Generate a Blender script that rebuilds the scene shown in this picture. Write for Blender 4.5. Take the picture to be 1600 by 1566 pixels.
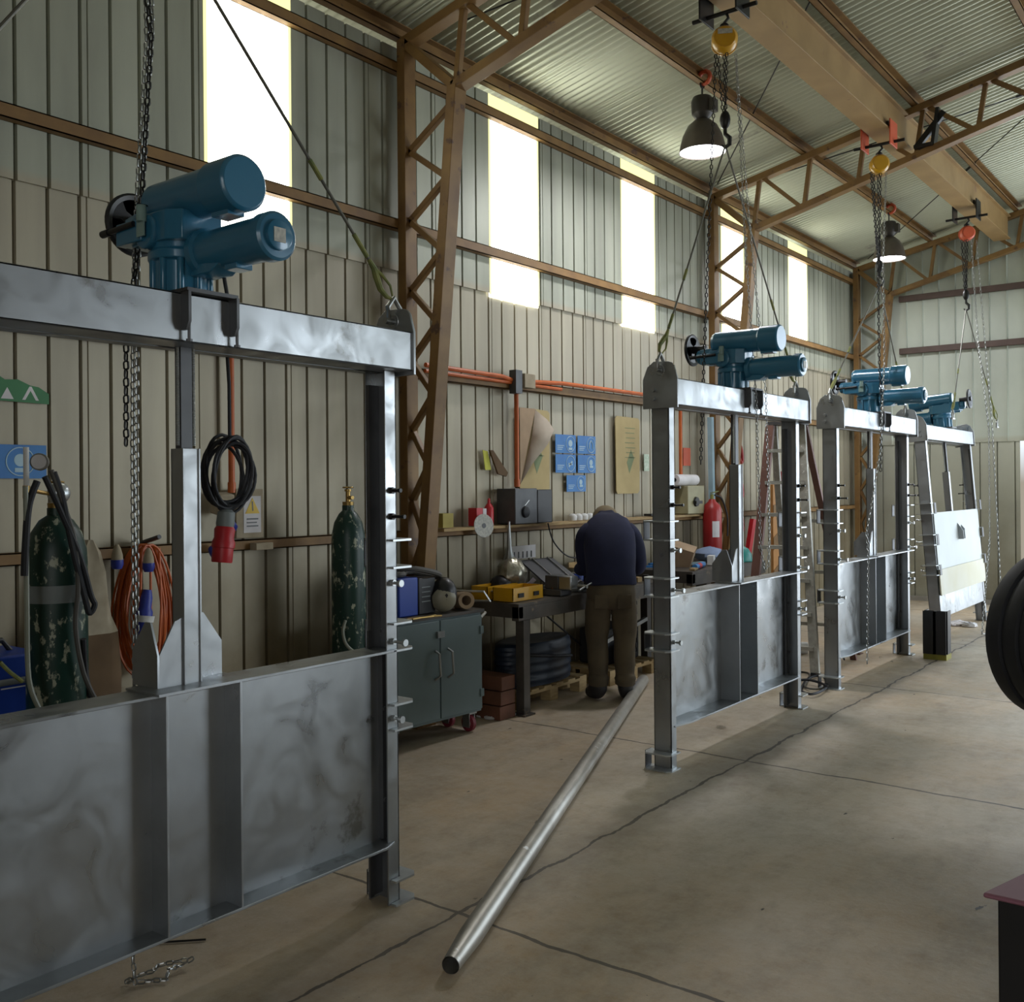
import bpy, bmesh, math, random
from mathutils import Vector, Matrix
for o in list(bpy.data.objects): bpy.data.objects.remove(o)
S = bpy.context.scene
col = S.collection
R = random.Random(7)
pi = math.pi
# ------------------------------------------------------------------ camera
F, YAW, HY, ROLL = 1545.0, math.radians(37.7), 761.0, -0.00843
fw = Vector((-math.sin(YAW), math.cos(YAW), 0)); rr = Vector((math.cos(YAW), math.sin(YAW), 0)); up = Vector((0, 0, 1))
cr = math.cos(ROLL)*rr + math.sin(ROLL)*up; cu = -math.sin(ROLL)*rr + math.cos(ROLL)*up
EYE = Vector((0, 0, 1.6))
cd = bpy.data.cameras.new('camera'); cam = bpy.data.objects.new('camera', cd); col.objects.link(cam)
cd.sensor_width = 36; cd.sensor_fit = 'HORIZONTAL'; cd.lens = F/1600*36; cd.shift_y = -22/1600
cam.matrix_world = Matrix(((cr.x, cu.x, -fw.x, EYE.x), (cr.y, cu.y, -fw.y, EYE.y), (cr.z, cu.z, -fw.z, EYE.z), (0, 0, 0, 1)))
S.camera = cam
def on(x, y, ax, v):
    d = fw + cr*((x-800)/F) - cu*((y-HY)/F); i = 'XYZ'.index(ax)
    return EYE + d*((v-EYE[i])/d[i])
# ------------------------------------------------------------------ world and light
w = bpy.data.worlds.new('world'); S.world = w; w.use_nodes = True
nt = w.node_tree; bg = nt.nodes['Background']
tc = nt.nodes.new('ShaderNodeTexCoord'); sx = nt.nodes.new('ShaderNodeSeparateXYZ'); rp = nt.nodes.new('ShaderNodeValToRGB')
nt.links.new(tc.outputs['Generated'], sx.inputs[0]); nt.links.new(sx.outputs[2], rp.inputs[0]); nt.links.new(rp.outputs[0], bg.inputs[0])
rp.color_ramp.elements[0].position = 0.0; rp.color_ramp.elements[0].color = (.22, .20, .16, 1)
rp.color_ramp.elements[1].position = 0.06; rp.color_ramp.elements[1].color = (.80, .90, 1.0, 1)
bg.inputs[1].default_value = 1.3
def area(name, loc, rot, sx_, sy_, power, colr):
    l = bpy.data.lights.new(name, 'AREA'); l.shape = 'RECTANGLE'; l.size = sx_; l.size_y = sy_; l.energy = power; l.color = colr
    o = bpy.data.objects.new(name, l); col.objects.link(o); o.location = loc; o.rotation_euler = rot; return o
area('daylight_side_doorway', (7.0, 11.3, 1.95), (0, math.radians(90), 0), 3.7, 4.8, 330, (.84, .93, 1.0))
area('daylight_far_doorway', (.2, 14.05, 2.0), (math.radians(-90), 0, 0), 4.7, 3.9, 165, (.80, .90, 1.0))
area('daylight_rear_doorway', (3.0, -4.3, 2.0), (math.radians(90), 0, 0), 3.8, 4.0, 60, (1.0, .95, .88))
S.view_settings.view_transform = 'Standard'; S.view_settings.look = 'None'
S.view_settings.exposure = 0.4; S.view_settings.gamma = 1.0; S.view_settings.use_curve_mapping = False

# ------------------------------------------------------------------ materials
def mat(name, c, rough=.6, metal=0.0, c2=None, scale=6.0, amt=.5, bump=0.0, emit=None, es=0, c3=None, s3=1.0, t3=.6, stretch=None, coat=0, world=False, spec=None):
    m = bpy.data.materials.new(name); m.use_nodes = True; n = m.node_tree.nodes; L = m.node_tree.links; b = n['Principled BSDF']
    b.inputs['Roughness'].default_value = rough; b.inputs['Metallic'].default_value = metal
    if coat: b.inputs['Coat Weight'].default_value = coat
    if spec is not None: b.inputs['Specular IOR Level'].default_value = spec
    if world: g = n.new('ShaderNodeNewGeometry'); src = g.outputs['Position']
    else: g = n.new('ShaderNodeTexCoord'); src = g.outputs['Object']
    mp = n.new('ShaderNodeMapping'); L.new(src, mp.inputs[0])
    if stretch: mp.inputs['Scale'].default_value = stretch
    c2 = c2 or tuple(x*.75 for x in c)
    nz = n.new('ShaderNodeTexNoise'); nz.inputs['Scale'].default_value = scale; nz.inputs['Detail'].default_value = 6; L.new(mp.outputs[0], nz.inputs[0])
    r = n.new('ShaderNodeValToRGB'); r.color_ramp.elements[0].position = .5-amt*.4; r.color_ramp.elements[1].position = .5+amt*.4
    r.color_ramp.elements[0].color = (*c2, 1); r.color_ramp.elements[1].color = (*c, 1)
    L.new(nz.outputs[0], r.inputs[0]); out = r.outputs[0]
    if c3:
        n3 = n.new('ShaderNodeTexNoise'); n3.inputs['Scale'].default_value = s3; n3.inputs['Detail'].default_value = 8; n3.inputs['Roughness'].default_value = .65; L.new(mp.outputs[0], n3.inputs[0])
        r3 = n.new('ShaderNodeValToRGB'); r3.color_ramp.elements[0].position = t3; r3.color_ramp.elements[1].position = t3+.05; L.new(n3.outputs[0], r3.inputs[0])
        mx = n.new('ShaderNodeMix'); mx.data_type = 'RGBA'; L.new(r3.outputs[0], mx.inputs[0]); L.new(out, mx.inputs[6]); mx.inputs[7].default_value = (*c3, 1); out = mx.outputs[2]
    L.new(out, b.inputs['Base Color'])
    if bump:
        bp = n.new('ShaderNodeBump'); bp.inputs['Strength'].default_value = bump; bp.inputs['Distance'].default_value = .01; L.new(nz.outputs[0], bp.inputs['Height']); L.new(bp.outputs[0], b.inputs['Normal'])
    if emit: b.inputs['Emission Color'].default_value = (*emit, 1); b.inputs['Emission Strength'].default_value = es
    return m
M = {}
M['steel'] = mat('brushed_steel', (.40, .42, .44), .36, .88, (.27, .285, .29), 3.5, .8, c3=(.20, .20, .19), s3=2.2, t3=.63)
b_ = M['steel'].node_tree; _n = b_.nodes.new('ShaderNodeTexNoise'); _n.inputs['Scale'].default_value = 5; _n.inputs['Distortion'].default_value = 1.5; _n.inputs['Detail'].default_value = 3
_r = b_.nodes.new('ShaderNodeMapRange'); _r.inputs[1].default_value = .3; _r.inputs[2].default_value = .7; _r.inputs[3].default_value = .26; _r.inputs[4].default_value = .52
_t = b_.nodes.new('ShaderNodeTexCoord'); b_.links.new(_t.outputs['Object'], _n.inputs[0]); b_.links.new(_n.outputs[0], _r.inputs[0]); b_.links.new(_r.outputs[0], b_.nodes['Principled BSDF'].inputs['Roughness'])
M['steel_dark'] = mat('mill_steel', (.12, .125, .13), .5, .6, (.07, .07, .075), 5, .6)
M['bright'] = mat('machined_steel', (.62, .66, .68), .35, .8, (.45, .48, .5), 12, .6)
M['blue'] = mat('blue_enamel', (.030, .165, .28), .28, .05, (.026, .14, .245), 4, .6, coat=.4)
M['black'] = mat('black_paint', (.012, .012, .014), .4)
M['rubber'] = mat('black_rubber', (.016, .018, .024), .6, c2=(.010, .011, .014), scale=8)
M['ochre'] = mat('ochre_primer_steel', (.26, .15, .045), .5, .1, (.14, .07, .024), 5, .7, c3=(.09, .045, .025), s3=7, t3=.62)
M['beam'] = mat('ochre_beam_paint', (.33, .215, .09), .5, .1, (.24, .15, .06), 4, .6, c3=(.20, .11, .07), s3=5, t3=.64)
M['girt'] = mat('rusty_girt', (.27, .155, .05), .6, .1, (.15, .08, .03), 6, .7)
M['darkgirt'] = mat('dark_brown_girt', (.09, .055, .045), .6)
M['chain'] = mat('galvanised_chain', (.36, .37, .36), .35, .85)
M['chain_dark'] = mat('oiled_chain', (.03, .03, .03), .4, .6)
M['wire'] = mat('wire_rope', (.16, .155, .13), .5, .5)
M['yellow'] = mat('yellow_enamel', (.62, .33, .01), .3, 0, (.5, .26, .01), 5, coat=.3)
M['ytape'] = mat('yellow_green_webbing', (.26, .26, .07), .7, 0, (.10, .13, .04), 20)
M['red'] = mat('red_plastic', (.55, .02, .03), .4)
M['redp'] = mat('red_paint', (.38, .02, .02), .4)
M['orange'] = mat('orange_plastic', (.62, .14, .025), .45, 0, (.48, .10, .02), 10)
M['white'] = mat('white_plastic', (.72, .72, .70), .5, 0, (.6, .6, .58), 8)
M['grey'] = mat('grey_plastic', (.22, .25, .25), .5)
M['cabinet'] = mat('grey_green_cabinet_paint', (.125, .175, .18), .45, .0, (.105, .15, .155), 3, c3=(.20, .20, .12), s3=3.0, t3=.68)
M['green_gas'] = mat('worn_green_bottle_paint', (.008, .045, .032), .4, 0, (.005, .028, .022), 5, c3=(.38, .40, .30), s3=26, t3=.565, stretch=(1, 1, .55))
M['darkgreen'] = mat('dark_green_paint', (.02, .07, .05), .45)
M['brass'] = mat('brass', (.45, .30, .10), .35, .8)
M['card'] = mat('cardboard', (.50, .40, .20), .85, 0, (.42, .33, .16), 5, c3=(.16, .12, .06), s3=6, t3=.68)
M['cardb'] = mat('cardboard_inner_face', (.42, .30, .19), .85)
M['poster'] = mat('blue_poster_print', (.03, .20, .50), .5, 0, (.02, .14, .42), 8)
M['bposter'] = mat('pale_print', (.40, .58, .68), .5)
M['wood'] = mat('pallet_wood', (.42, .30, .14), .8, 0, (.28, .19, .09), 10, stretch=(1, 1, 6))
M['rwood'] = mat('reddish_timber', (.16, .06, .03), .7, 0, (.10, .04, .02), 8)
M['bench'] = mat('oily_bench_steel', (.10, .085, .07), .5, .3, (.05, .045, .04), 6, c3=(.22, .16, .10), s3=5, t3=.6)
M['navy'] = mat('navy_fleece', (.010, .013, .045), .9, 0, (.006, .008, .03), 9, bump=.3)
M['trouser'] = mat('dusty_work_trousers', (.115, .088, .050), .9, 0, (.06, .045, .028), 6, bump=.4)
M['boot'] = mat('dark_boot_leather', (.03, .027, .028), .6)
M['cap'] = mat('khaki_cap', (.17, .13, .07), .8)
M['skin'] = mat('skin', (.36, .19, .12), .6)
M['leather'] = mat('suede_apron', (.16, .10, .05), .9, 0, (.10, .06, .03), 5)
M['canvas'] = mat('pale_canvas', (.42, .36, .26), .9, 0, (.3, .25, .17), 10)
M['welder'] = mat('blue_welder_case', (.015, .06, .38), .45)
M['bluep'] = mat('blue_plug_plastic', (.03, .05, .35), .45)
M['hose'] = mat('dull_hose', (.10, .095, .085), .6)
M['glasshose'] = mat('clear_hose', (.28, .30, .24), .4)
M['pipe'] = mat('galvanised_pipe', (.50, .49, .45), .4, .55, (.32, .30, .26), 7, .7, c3=(.75, .78, .80), s3=10, t3=.64)
M['helmet'] = mat('pale_visor', (.32, .30, .22), .4)
M['silver'] = mat('crumpled_foil', (.5, .48, .40), .3, .7, (.2, .18, .12), 14, bump=1.0)
M['purple'] = mat('mauve_bench_lid', (.30, .13, .17), .5, 0, (.24, .10, .14), 5)
M['label'] = mat('label_plate', (.55, .55, .48), .5, 0, (.3, .3, .28), 60)
M['teal'] = mat('teal_helmet_shell', (.02, .25, .22), .4)
M['paper'] = mat('paper', (.75, .73, .74), .8)
M['alu'] = mat('paint_spattered_aluminium', (.42, .41, .36), .5, .3, (.30, .29, .25), 25, c3=(.75, .74, .68), s3=30, t3=.62)
M['ladred'] = mat('brown_red_ladder_rail', (.20, .10, .08), .5, .2, c3=(.55, .5, .45), s3=25, t3=.66)
M['greensign'] = mat('green_print', (.02, .19, .05), .5)
M['yellowsign'] = mat('yellow_print', (.75, .50, .02), .5)
M['hiblack'] = mat('lamp_housing', (.045, .040, .034), .45, .3)
M['shade'] = mat('lamp_reflector_outside', (.13, .11, .09), .4, .5)
M['glow'] = mat('lamp_glow', (1, 1, 1), .5, emit=(.93, .92, 1.0), es=9)
M['hook_red'] = mat('orange_red_hook_paint', (.60, .10, .04), .45)

def sheet_mat(name, upper, lower, dirt, zsplit, rough=.5, metal=.25):
    m = bpy.data.materials.new(name); m.use_nodes = True; n = m.node_tree.nodes; L = m.node_tree.links; b = n['Principled BSDF']
    b.inputs['Roughness'].default_value = rough; b.inputs['Metallic'].default_value = metal
    g = n.new('ShaderNodeNewGeometry'); s = n.new('ShaderNodeSeparateXYZ'); L.new(g.outputs['Position'], s.inputs[0])
    mr = n.new('ShaderNodeMapRange'); mr.inputs[1].default_value = zsplit-.02; mr.inputs[2].default_value = zsplit+.02; L.new(s.outputs[2], mr.inputs[0])
    mx = n.new('ShaderNodeMix'); mx.data_type = 'RGBA'; mx.inputs[6].default_value = (*lower, 1); mx.inputs[7].default_value = (*upper, 1); L.new(mr.outputs[0], mx.inputs[0])
    # grime splashed over the lowest metre and a half
    nz = n.new('ShaderNodeTexNoise'); nz.inputs['Scale'].default_value = 2.2; nz.inputs['Detail'].default_value = 7; nz.inputs['Roughness'].default_value = .6; L.new(g.outputs['Position'], nz.inputs[0])
    md = n.new('ShaderNodeMapRange'); md.inputs[1].default_value = 2.2; md.inputs[2].default_value = .2; md.inputs[3].default_value = 0; md.inputs[4].default_value = 1.0; L.new(s.outputs[2], md.inputs[0])
    ml = n.new('ShaderNodeMath'); ml.operation = 'MULTIPLY'; L.new(md.outputs[0], ml.inputs[0]); L.new(nz.outputs[0], ml.inputs[1])
    mx2 = n.new('ShaderNodeMix'); mx2.data_type = 'RGBA'; mx2.inputs[7].default_value = (*dirt, 1); L.new(mx.outputs[2], mx2.inputs[6])
    m3 = n.new('ShaderNodeMath'); m3.operation = 'MULTIPLY'; m3.inputs[1].default_value = 1.5; m3.use_clamp = True; L.new(ml.outputs[0], m3.inputs[0]); L.new(m3.outputs[0], mx2.inputs[0])
    n2 = n.new('ShaderNodeTexNoise'); n2.inputs['Scale'].default_value = 1.1; n2.inputs['Detail'].default_value = 8
    mp = n.new('ShaderNodeMapping'); mp.inputs['Scale'].default_value = (1, 3, .5); L.new(g.outputs['Position'], mp.inputs[0]); L.new(mp.outputs[0], n2.inputs[0])
    hv = n.new('ShaderNodeMapRange'); hv.inputs[1].default_value = .3; hv.inputs[2].default_value = .7; hv.inputs[3].default_value = .74; hv.inputs[4].default_value = 1.14; L.new(n2.outputs[0], hv.inputs[0])
    mm = n.new('ShaderNodeMix'); mm.data_type = 'RGBA'; mm.blend_type = 'MULTIPLY'; mm.inputs[0].default_value = 1; L.new(mx2.outputs[2], mm.inputs[6]); L.new(hv.outputs[0], mm.inputs[7])
    L.new(mm.outputs[2], b.inputs['Base Color']); return m
M['wall'] = sheet_mat('painted_wall_sheet', (.37, .385, .31), (.40, .365, .275), (.17, .125, .055), 3.12)
M['wallb'] = sheet_mat('back_wall_sheet', (.46, .50, .44), (.42, .43, .36), (.20, .18, .12), 2.2)
M['wallr'] = mat('rust_brown_sheet', (.17, .13, .085), .7, 0, (.12, .09, .06), 2)
M['roof'] = mat('corrugated_zinc', (.62, .66, .55), .40, .55, (.50, .53, .42), 1.2, .8, world=True, c3=(.40, .40, .34), s3=1.3, t3=.62)
M['window'] = mat('translucent_sheet_daylight', (.9, .9, .8), .6, emit=(1.0, 1.0, .90), es=3.2)
M['edge_and_eave_shade'] = mat('yellowed_edge_and_eave_shade', (.7, .65, .25), .6, emit=(.90, .85, .38), es=1.0)  # yellowed sheet edges; also paints the roof overhang's shade on window tops

def floor_mat():
    m = bpy.data.materials.new('worn_concrete'); m.use_nodes = True; n = m.node_tree.nodes; L = m.node_tree.links; b = n['Principled BSDF']
    g = n.new('ShaderNodeNewGeometry'); P = g.outputs['Position']
    def noise(sc, det=6, rg=.55, st=None):
        z = n.new('ShaderNodeTexNoise'); z.inputs['Scale'].default_value = sc; z.inputs['Detail'].default_value = det; z.inputs['Roughness'].default_value = rg
        if st: mp = n.new('ShaderNodeMapping'); mp.inputs['Scale'].default_value = st; L.new(P, mp.inputs[0]); L.new(mp.outputs[0], z.inputs[0])
        else: L.new(P, z.inputs[0])
        return z.outputs[0]
    def ramp(v, a, b_, c0=(0, 0, 0), c1=(1, 1, 1)):
        r = n.new('ShaderNodeValToRGB'); r.color_ramp.elements[0].position = a; r.color_ramp.elements[1].position = b_; r.color_ramp.elements[0].color = (*c0, 1); r.color_ramp.elements[1].color = (*c1, 1); L.new(v, r.inputs[0]); return r.outputs[0]
    def mix(f, a, b_, blend='MIX'):
        x = n.new('ShaderNodeMix'); x.data_type = 'RGBA'; x.blend_type = blend
        for i, v in ((0, f), (6, a), (7, b_)):
            if isinstance(v, tuple): x.inputs[i].default_value = (*v, 1)
            elif isinstance(v, (int, float)): x.inputs[i].default_value = v
            else: L.new(v, x.inputs[i])
        return x.outputs[2]
    def math_(op, a, b_=None):
        x = n.new('ShaderNodeMath'); x.operation = op
        for i, v in ((0, a), (1, b_)):
            if v is None: continue
            if isinstance(v, (int, float)): x.inputs[i].default_value = v
            else: L.new(v, x.inputs[i])
        return x.outputs[0]
    c = mix(ramp(noise(.55), .38, .62), (.46, .335, .205), (.42, .365, .28))
    c = mix(math_('MULTIPLY', ramp(noise(2.3, 8, .65, (1, .5, 1)), .5, .72), .55), c, (.17, .13, .085))
    c = mix(math_('MULTIPLY', ramp(noise(5, 10, .75, (1, .45, 1)), .46, .60), .45), c, (.25, .19, .125))
    c = mix(math_('MULTIPLY', ramp(noise(9, 9, .75), .35, .7), .5), c, (.56, .51, .43))
    c = mix(ramp(noise(14, 4, .5, (1, .35, 1)), .725, .75), c, (.05, .04, .03))
    c = mix(ramp(noise(60, 2, .5), .74, .8), c, (.07, .055, .045))
    s = n.new('ShaderNodeSeparateXYZ'); L.new(P, s.inputs[0])
    wob = math_('MULTIPLY', math_('SUBTRACT', noise(3.5, 5), .5), .10)
    wob2 = math_('MULTIPLY', math_('SUBTRACT', noise(2.0, 5, .55, (1.3, 1, 1)), .5), .07)
    wid = math_('ADD', math_('MULTIPLY', noise(6, 5), .022), -.002)
    lx = math_('LESS_THAN', math_('ABSOLUTE', math_('ADD', math_('ADD', s.outputs[0], 2.44), wob)), wid)
    ym = math_('PINGPONG', math_('ADD', math_('ADD', s.outputs[1], -2.8+2.56*4), wob2), 1.28)
    ly = math_('LESS_THAN', ym, wid)
    cr_ = math_('LESS_THAN', math_('ABSOLUTE', math_('SUBTRACT', noise(.8, 4, .6, (1.1, .6, 1)), .5)), .0012)
    ln = math_('MAXIMUM', lx, ly)
    # darker band along the long joint, fading to either side
    dx = math_('SUBTRACT', 1.0, math_('MULTIPLY', math_('ABSOLUTE', math_('ADD', math_('ADD', s.outputs[0], 2.44), math_('MULTIPLY', wob, 4))), 5.0))
    c = mix(math_('MULTIPLY', math_('MAXIMUM', dx, 0.0), .35), c, (.12, .10, .08))
    c = mix(math_('MULTIPLY', ln, .85), c, (.055, .045, .035))
    L.new(c, b.inputs['Base Color'])
    rg = n.new('ShaderNodeMapRange'); rg.inputs[3].default_value = .42; rg.inputs[4].default_value = .75; L.new(noise(3), rg.inputs[0]); L.new(rg.outputs[0], b.inputs['Roughness'])
    bp = n.new('ShaderNodeBump'); bp.inputs['Strength'].default_value = .25; bp.inputs['Distance'].default_value = .01; L.new(noise(12, 8, .7), bp.inputs['Height']); L.new(bp.outputs[0], b.inputs['Normal'])
    return m
M['floor'] = floor_mat()

# ------------------------------------------------------------------ mesh builder
ORG = {}
class MB:
    def __init__(s): s.v = []; s.f = []
    def add(s, vs, fs):
        k = len(s.v); s.v += [Vector(p) for p in vs]; s.f += [tuple(i+k for i in q) for q in fs]; return s
    def bx(s, x0, x1, y0, y1, z0, z1):
        return s.add([(x0,y0,z0),(x1,y0,z0),(x1,y1,z0),(x0,y1,z0),(x0,y0,z1),(x1,y0,z1),(x1,y1,z1),(x0,y1,z1)],
                     [(0,3,2,1),(4,5,6,7),(0,1,5,4),(1,2,6,5),(2,3,7,6),(3,0,4,7)])
    def obx(s, c, size, rot=(0,0,0)):
        from mathutils import Euler
        m = Euler(rot).to_matrix(); c = Vector(c); a, b, d = [q/2 for q in size]
        vs = [c + m @ Vector(p) for p in [(-a,-b,-d),(a,-b,-d),(a,b,-d),(-a,b,-d),(-a,-b,d),(a,-b,d),(a,b,d),(-a,b,d)]]
        return s.add(vs, [(0,3,2,1),(4,5,6,7),(0,1,5,4),(1,2,6,5),(2,3,7,6),(3,0,4,7)])
    def bar(s, p, q, w, h, upv=(0,0,1)):
        p = Vector(p); q = Vector(q); d = (q-p).normalized(); a = d.cross(Vector(upv))
        if a.length < 1e-3: a = d.cross(Vector((1,0,0)))
        a.normalize(); b = a.cross(d).normalized(); a *= w/2; b *= h/2
        vs = [p-a-b, p+a-b, p+a+b, p-a+b, q-a-b, q+a-b, q+a+b, q-a+b]
        return s.add(vs, [(0,1,2,3),(7,6,5,4),(0,4,5,1),(1,5,6,2),(2,6,7,3),(3,7,4,0)])
    def tube(s, pts, r, n=8, cap=True, close=False):
        pts = [Vector(p) for p in pts]; rs = r if isinstance(r, (list, tuple)) else [r]*len(pts)
        N = len(pts); t0 = (pts[1]-pts[0]).normalized(); a = t0.orthogonal().normalized(); vs = []; fs = []
        for i, p in enumerate(pts):
            if close: t = pts[(i+1) % N]-pts[i-1]
            else: t = pts[min(i+1, N-1)]-pts[max(i-1, 0)]
            if t.length < 1e-9: t = t0
            t = t.normalized(); a = (a - t*a.dot(t))
            a = a.normalized() if a.length > 1e-6 else t.orthogonal().normalized(); b = t.cross(a)
            for k in range(n): th = 2*pi*k/n; vs.append(p+(a*math.cos(th)+b*math.sin(th))*rs[i])
        for i in range(N if close else N-1):
            j = (i+1) % N
            for k in range(n): k2 = (k+1) % n; fs.append((i*n+k, i*n+k2, j*n+k2, j*n+k))
        if cap and not close: fs.append(tuple(reversed(range(n)))); fs.append(tuple(range((N-1)*n, N*n)))
        return s.add(vs, fs)
    def cyl(s, p, q, r, r2=None, n=16): return s.tube([p, q], [r, r if r2 is None else r2], n)
    def lathe(s, prof, c=(0,0,0), ax=(0,0,1), n=24):
        ax = Vector(ax).normalized(); a = ax.orthogonal().normalized(); b = ax.cross(a); c = Vector(c); vs = []; fs = []
        for (r, h) in prof:
            for k in range(n): th = 2*pi*k/n; vs.append(c+ax*h+(a*math.cos(th)+b*math.sin(th))*max(r, 1e-4))
        for i in range(len(prof)-1):
            for k in range(n): k2 = (k+1) % n; fs.append((i*n+k, i*n+k2, (i+1)*n+k2, (i+1)*n+k))
        fs.append(tuple(reversed(range(n)))); fs.append(tuple(range((len(prof)-1)*n, len(prof)*n)))
        return s.add(vs, fs)
    def prism(s, poly, a, b, f):   # poly of 2-D points, f(u, v, w) gives the 3-D point
        n = len(poly); vs = [f(u, v, a) for u, v in poly]+[f(u, v, b) for u, v in poly]
        return s.add(vs, [tuple(range(n)), tuple(reversed(range(n, 2*n)))]+[(i, i+n, (i+1) % n+n, (i+1) % n) for i in range(n)])
    def ell(s, c, r, n=14, m=8, jit=0):
        c = Vector(c); vs = []; fs = []
        for i in range(m+1):
            ph = pi*i/m
            for k in range(n):
                th = 2*pi*k/n; j = 1+R.uniform(-jit, jit)
                vs.append(c+Vector((r[0]*j*max(math.sin(ph), .01)*math.cos(th), r[1]*j*max(math.sin(ph), .01)*math.sin(th), r[2]*j*math.cos(ph))))
        for i in range(m):
            for k in range(n): k2 = (k+1) % n; fs.append((i*n+k, (i+1)*n+k, (i+1)*n+k2, i*n+k2))
        fs.append(tuple(range(n))); fs.append(tuple(reversed(range(m*n, (m+1)*n))))
        return s.add(vs, fs)
    def torus(s, c, ax, R_, r, n=24, m=8, sc=(1,1)):
        ax = Vector(ax).normalized(); a = ax.orthogonal().normalized(); b = ax.cross(a); c = Vector(c)
        return s.tube([c+a*math.cos(2*pi*k/n)*R_*sc[0]+b*math.sin(2*pi*k/n)*R_*sc[1] for k in range(n)], r, m, close=True)
    def chain(s, pts, L=.032, w=.021, r=.0028, n=10, m=4):
        pts = [Vector(p) for p in pts]; acc = [0]
        for i in range(1, len(pts)): acc.append(acc[-1]+(pts[i]-pts[i-1]).length)
        tot = acc[-1]; step = L-2*r; k = 0; d = step/2; i = 0
        while d < tot:
            while acc[i+1] < d and i < len(pts)-2: i += 1
            t = (pts[i+1]-pts[i]).normalized(); c = pts[i]+t*(d-acc[i]); a = t.orthogonal().normalized()
            a = Vector((1, .6, 0)); a = (a-t*a.dot(t)); a = a.normalized() if a.length > .1 else t.orthogonal().normalized()
            if k % 2: a = t.cross(a)
            ring = []
            for q in range(n):
                th = 2*pi*(q+.5)/n; ring.append(c+t*((L/2-w/2)*(1 if math.cos(th) > 0 else -1)+(w/2-r)*math.cos(th))+a*(w/2-r)*math.sin(th))
            s.tube(ring, r, m, close=True); d += step; k += 1
        return s
    def build(s, name, m, parent=None, local=False, bev=0, smooth=40, kind=None):
        if parent is not None: o3 = Vector((0,0,0)) if local else ORG.get(parent.name, Vector((0,0,0)))
        else:
            if kind == 'structure' or not s.v: o3 = Vector((0,0,0))
            else:
                xs = [p.x for p in s.v]; ys = [p.y for p in s.v]; zs = [p.z for p in s.v]
                o3 = Vector(((min(xs)+max(xs))/2, (min(ys)+max(ys))/2, min(zs)))
        me = bpy.data.meshes.new(name); me.from_pydata([tuple(p-o3) for p in s.v], [], s.f)
        bm = bmesh.new(); bm.from_mesh(me); bmesh.ops.recalc_face_normals(bm, faces=bm.faces); bm.to_mesh(me); bm.free()
        if smooth:
            for p in me.polygons: p.use_smooth = True
            me.set_sharp_from_angle(angle=math.radians(smooth))
        me.materials.append(M[m] if isinstance(m, str) else m)
        o = bpy.data.objects.new(name, me); col.objects.link(o); ORG[o.name] = o3
        if parent is not None: o.parent = parent
        else: o.location = o3
        if bev: b = o.modifiers.new('bevel', 'BEVEL'); b.width = bev; b.segments = 2; b.limit_method = 'ANGLE'
        if kind: o['kind'] = kind
        return o
def tag(o, label, cat, group=None):
    o['label'] = label; o['category'] = cat
    if group: o['group'] = group
    return o
def thing(name, loc, label, cat, group=None, local=False):
    o = bpy.data.objects.new(name, None); col.objects.link(o); o.location = loc; o.empty_display_size = .1
    ORG[o.name] = Vector((0,0,0)) if local else Vector(loc); return tag(o, label, cat, group)
def arc(c, r, a0, a1, n, f): return [f(c[0]+r*math.cos(a0+(a1-a0)*i/n), c[1]+r*math.sin(a0+(a1-a0)*i/n)) for i in range(n+1)]

# ------------------------------------------------------------------ shell
W, BY, EAVE = -4.75, 14.15, 4.60
def roofz(x): return 4.74+.21*(x-W)
MB().bx(W-.3, 7, -4.5, BY+.4, -.1, 0).build('floor', 'floor', kind='structure', smooth=0)
wins = [(3.33, 3.95, 3.11), (5.86, 6.50, 3.07), (7.78, 8.40, 3.09), (9.84, 10.42, 3.09), (11.70, 12.32, 3.38)]
def ribbed(y0, y1, z0, z1, f, pitch=.163, ph=0):
    mb = MB(); ys = [(y0, 0)]; k = math.ceil((y0-ph)/pitch)
    while ph+k*pitch < y1-.012:
        y = ph+k*pitch
        if y > y0+.012:
            ys += [(y-.011, 0), (y-.006, -.026), (y+.006, -.026), (y+.011, 0)]
            if k % 4 == 0 and y+.05 < y1: ys += [(y+.034, 0), (y+.038, -.012), (y+.044, 0)]
        k += 1
    ys.append((y1, 0)); vs = []; fs = []
    for y, d in ys: vs += [f(y, d, z0), f(y, d, z1)]
    for i in range(len(ys)-1): fs.append((2*i, 2*i+2, 2*i+3, 2*i+1))
    return mb.add(vs, fs)
wall = MB()
fl = lambda off: (lambda y, d, z: (W+d+off, y, z))
segs = []; yy = -4.5
wm = ribbed(-4.5, BY, 0, 3.13, fl(0)); wall.add(wm.v, wm.f)
prev = -4.5
for (a, b, z) in wins:
    q = ribbed(prev, a, 3.08, EAVE, fl(.02)); wall.add(q.v, q.f)
    if z > 3.2: q = ribbed(a, b, 3.08, z, fl(.02)); wall.add(q.v, q.f)
    prev = b
q = ribbed(prev, BY, 3.08, EAVE, fl(.02)); wall.add(q.v, q.f)
wl = wall.build('wall_left', 'wall', kind='structure', smooth=0)
sol = wl.modifiers.new('thick', 'SOLIDIFY'); sol.thickness = .004; sol.offset = 0
for i, (a, b, z) in enumerate(wins):
    q = ribbed(a, b, z-.02, EAVE, fl(.012)); o = q.build('window_%d' % (i+1), 'window', kind='structure', smooth=0)
    e = MB().bx(W+.016, W+.024, a, a+.022, z, EAVE).bx(W+.016, W+.024, b-.018, b, z, EAVE); e.build('sheet_edge', 'edge_and_eave_shade', o, smooth=0)
    MB().bx(W+.017, W+.021, a, b, 4.47, EAVE).build('eave_shade_strip', 'edge_and_eave_shade', o, smooth=0)  # dim yellow strip painting the overhang's shade onto the top of the window
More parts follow.
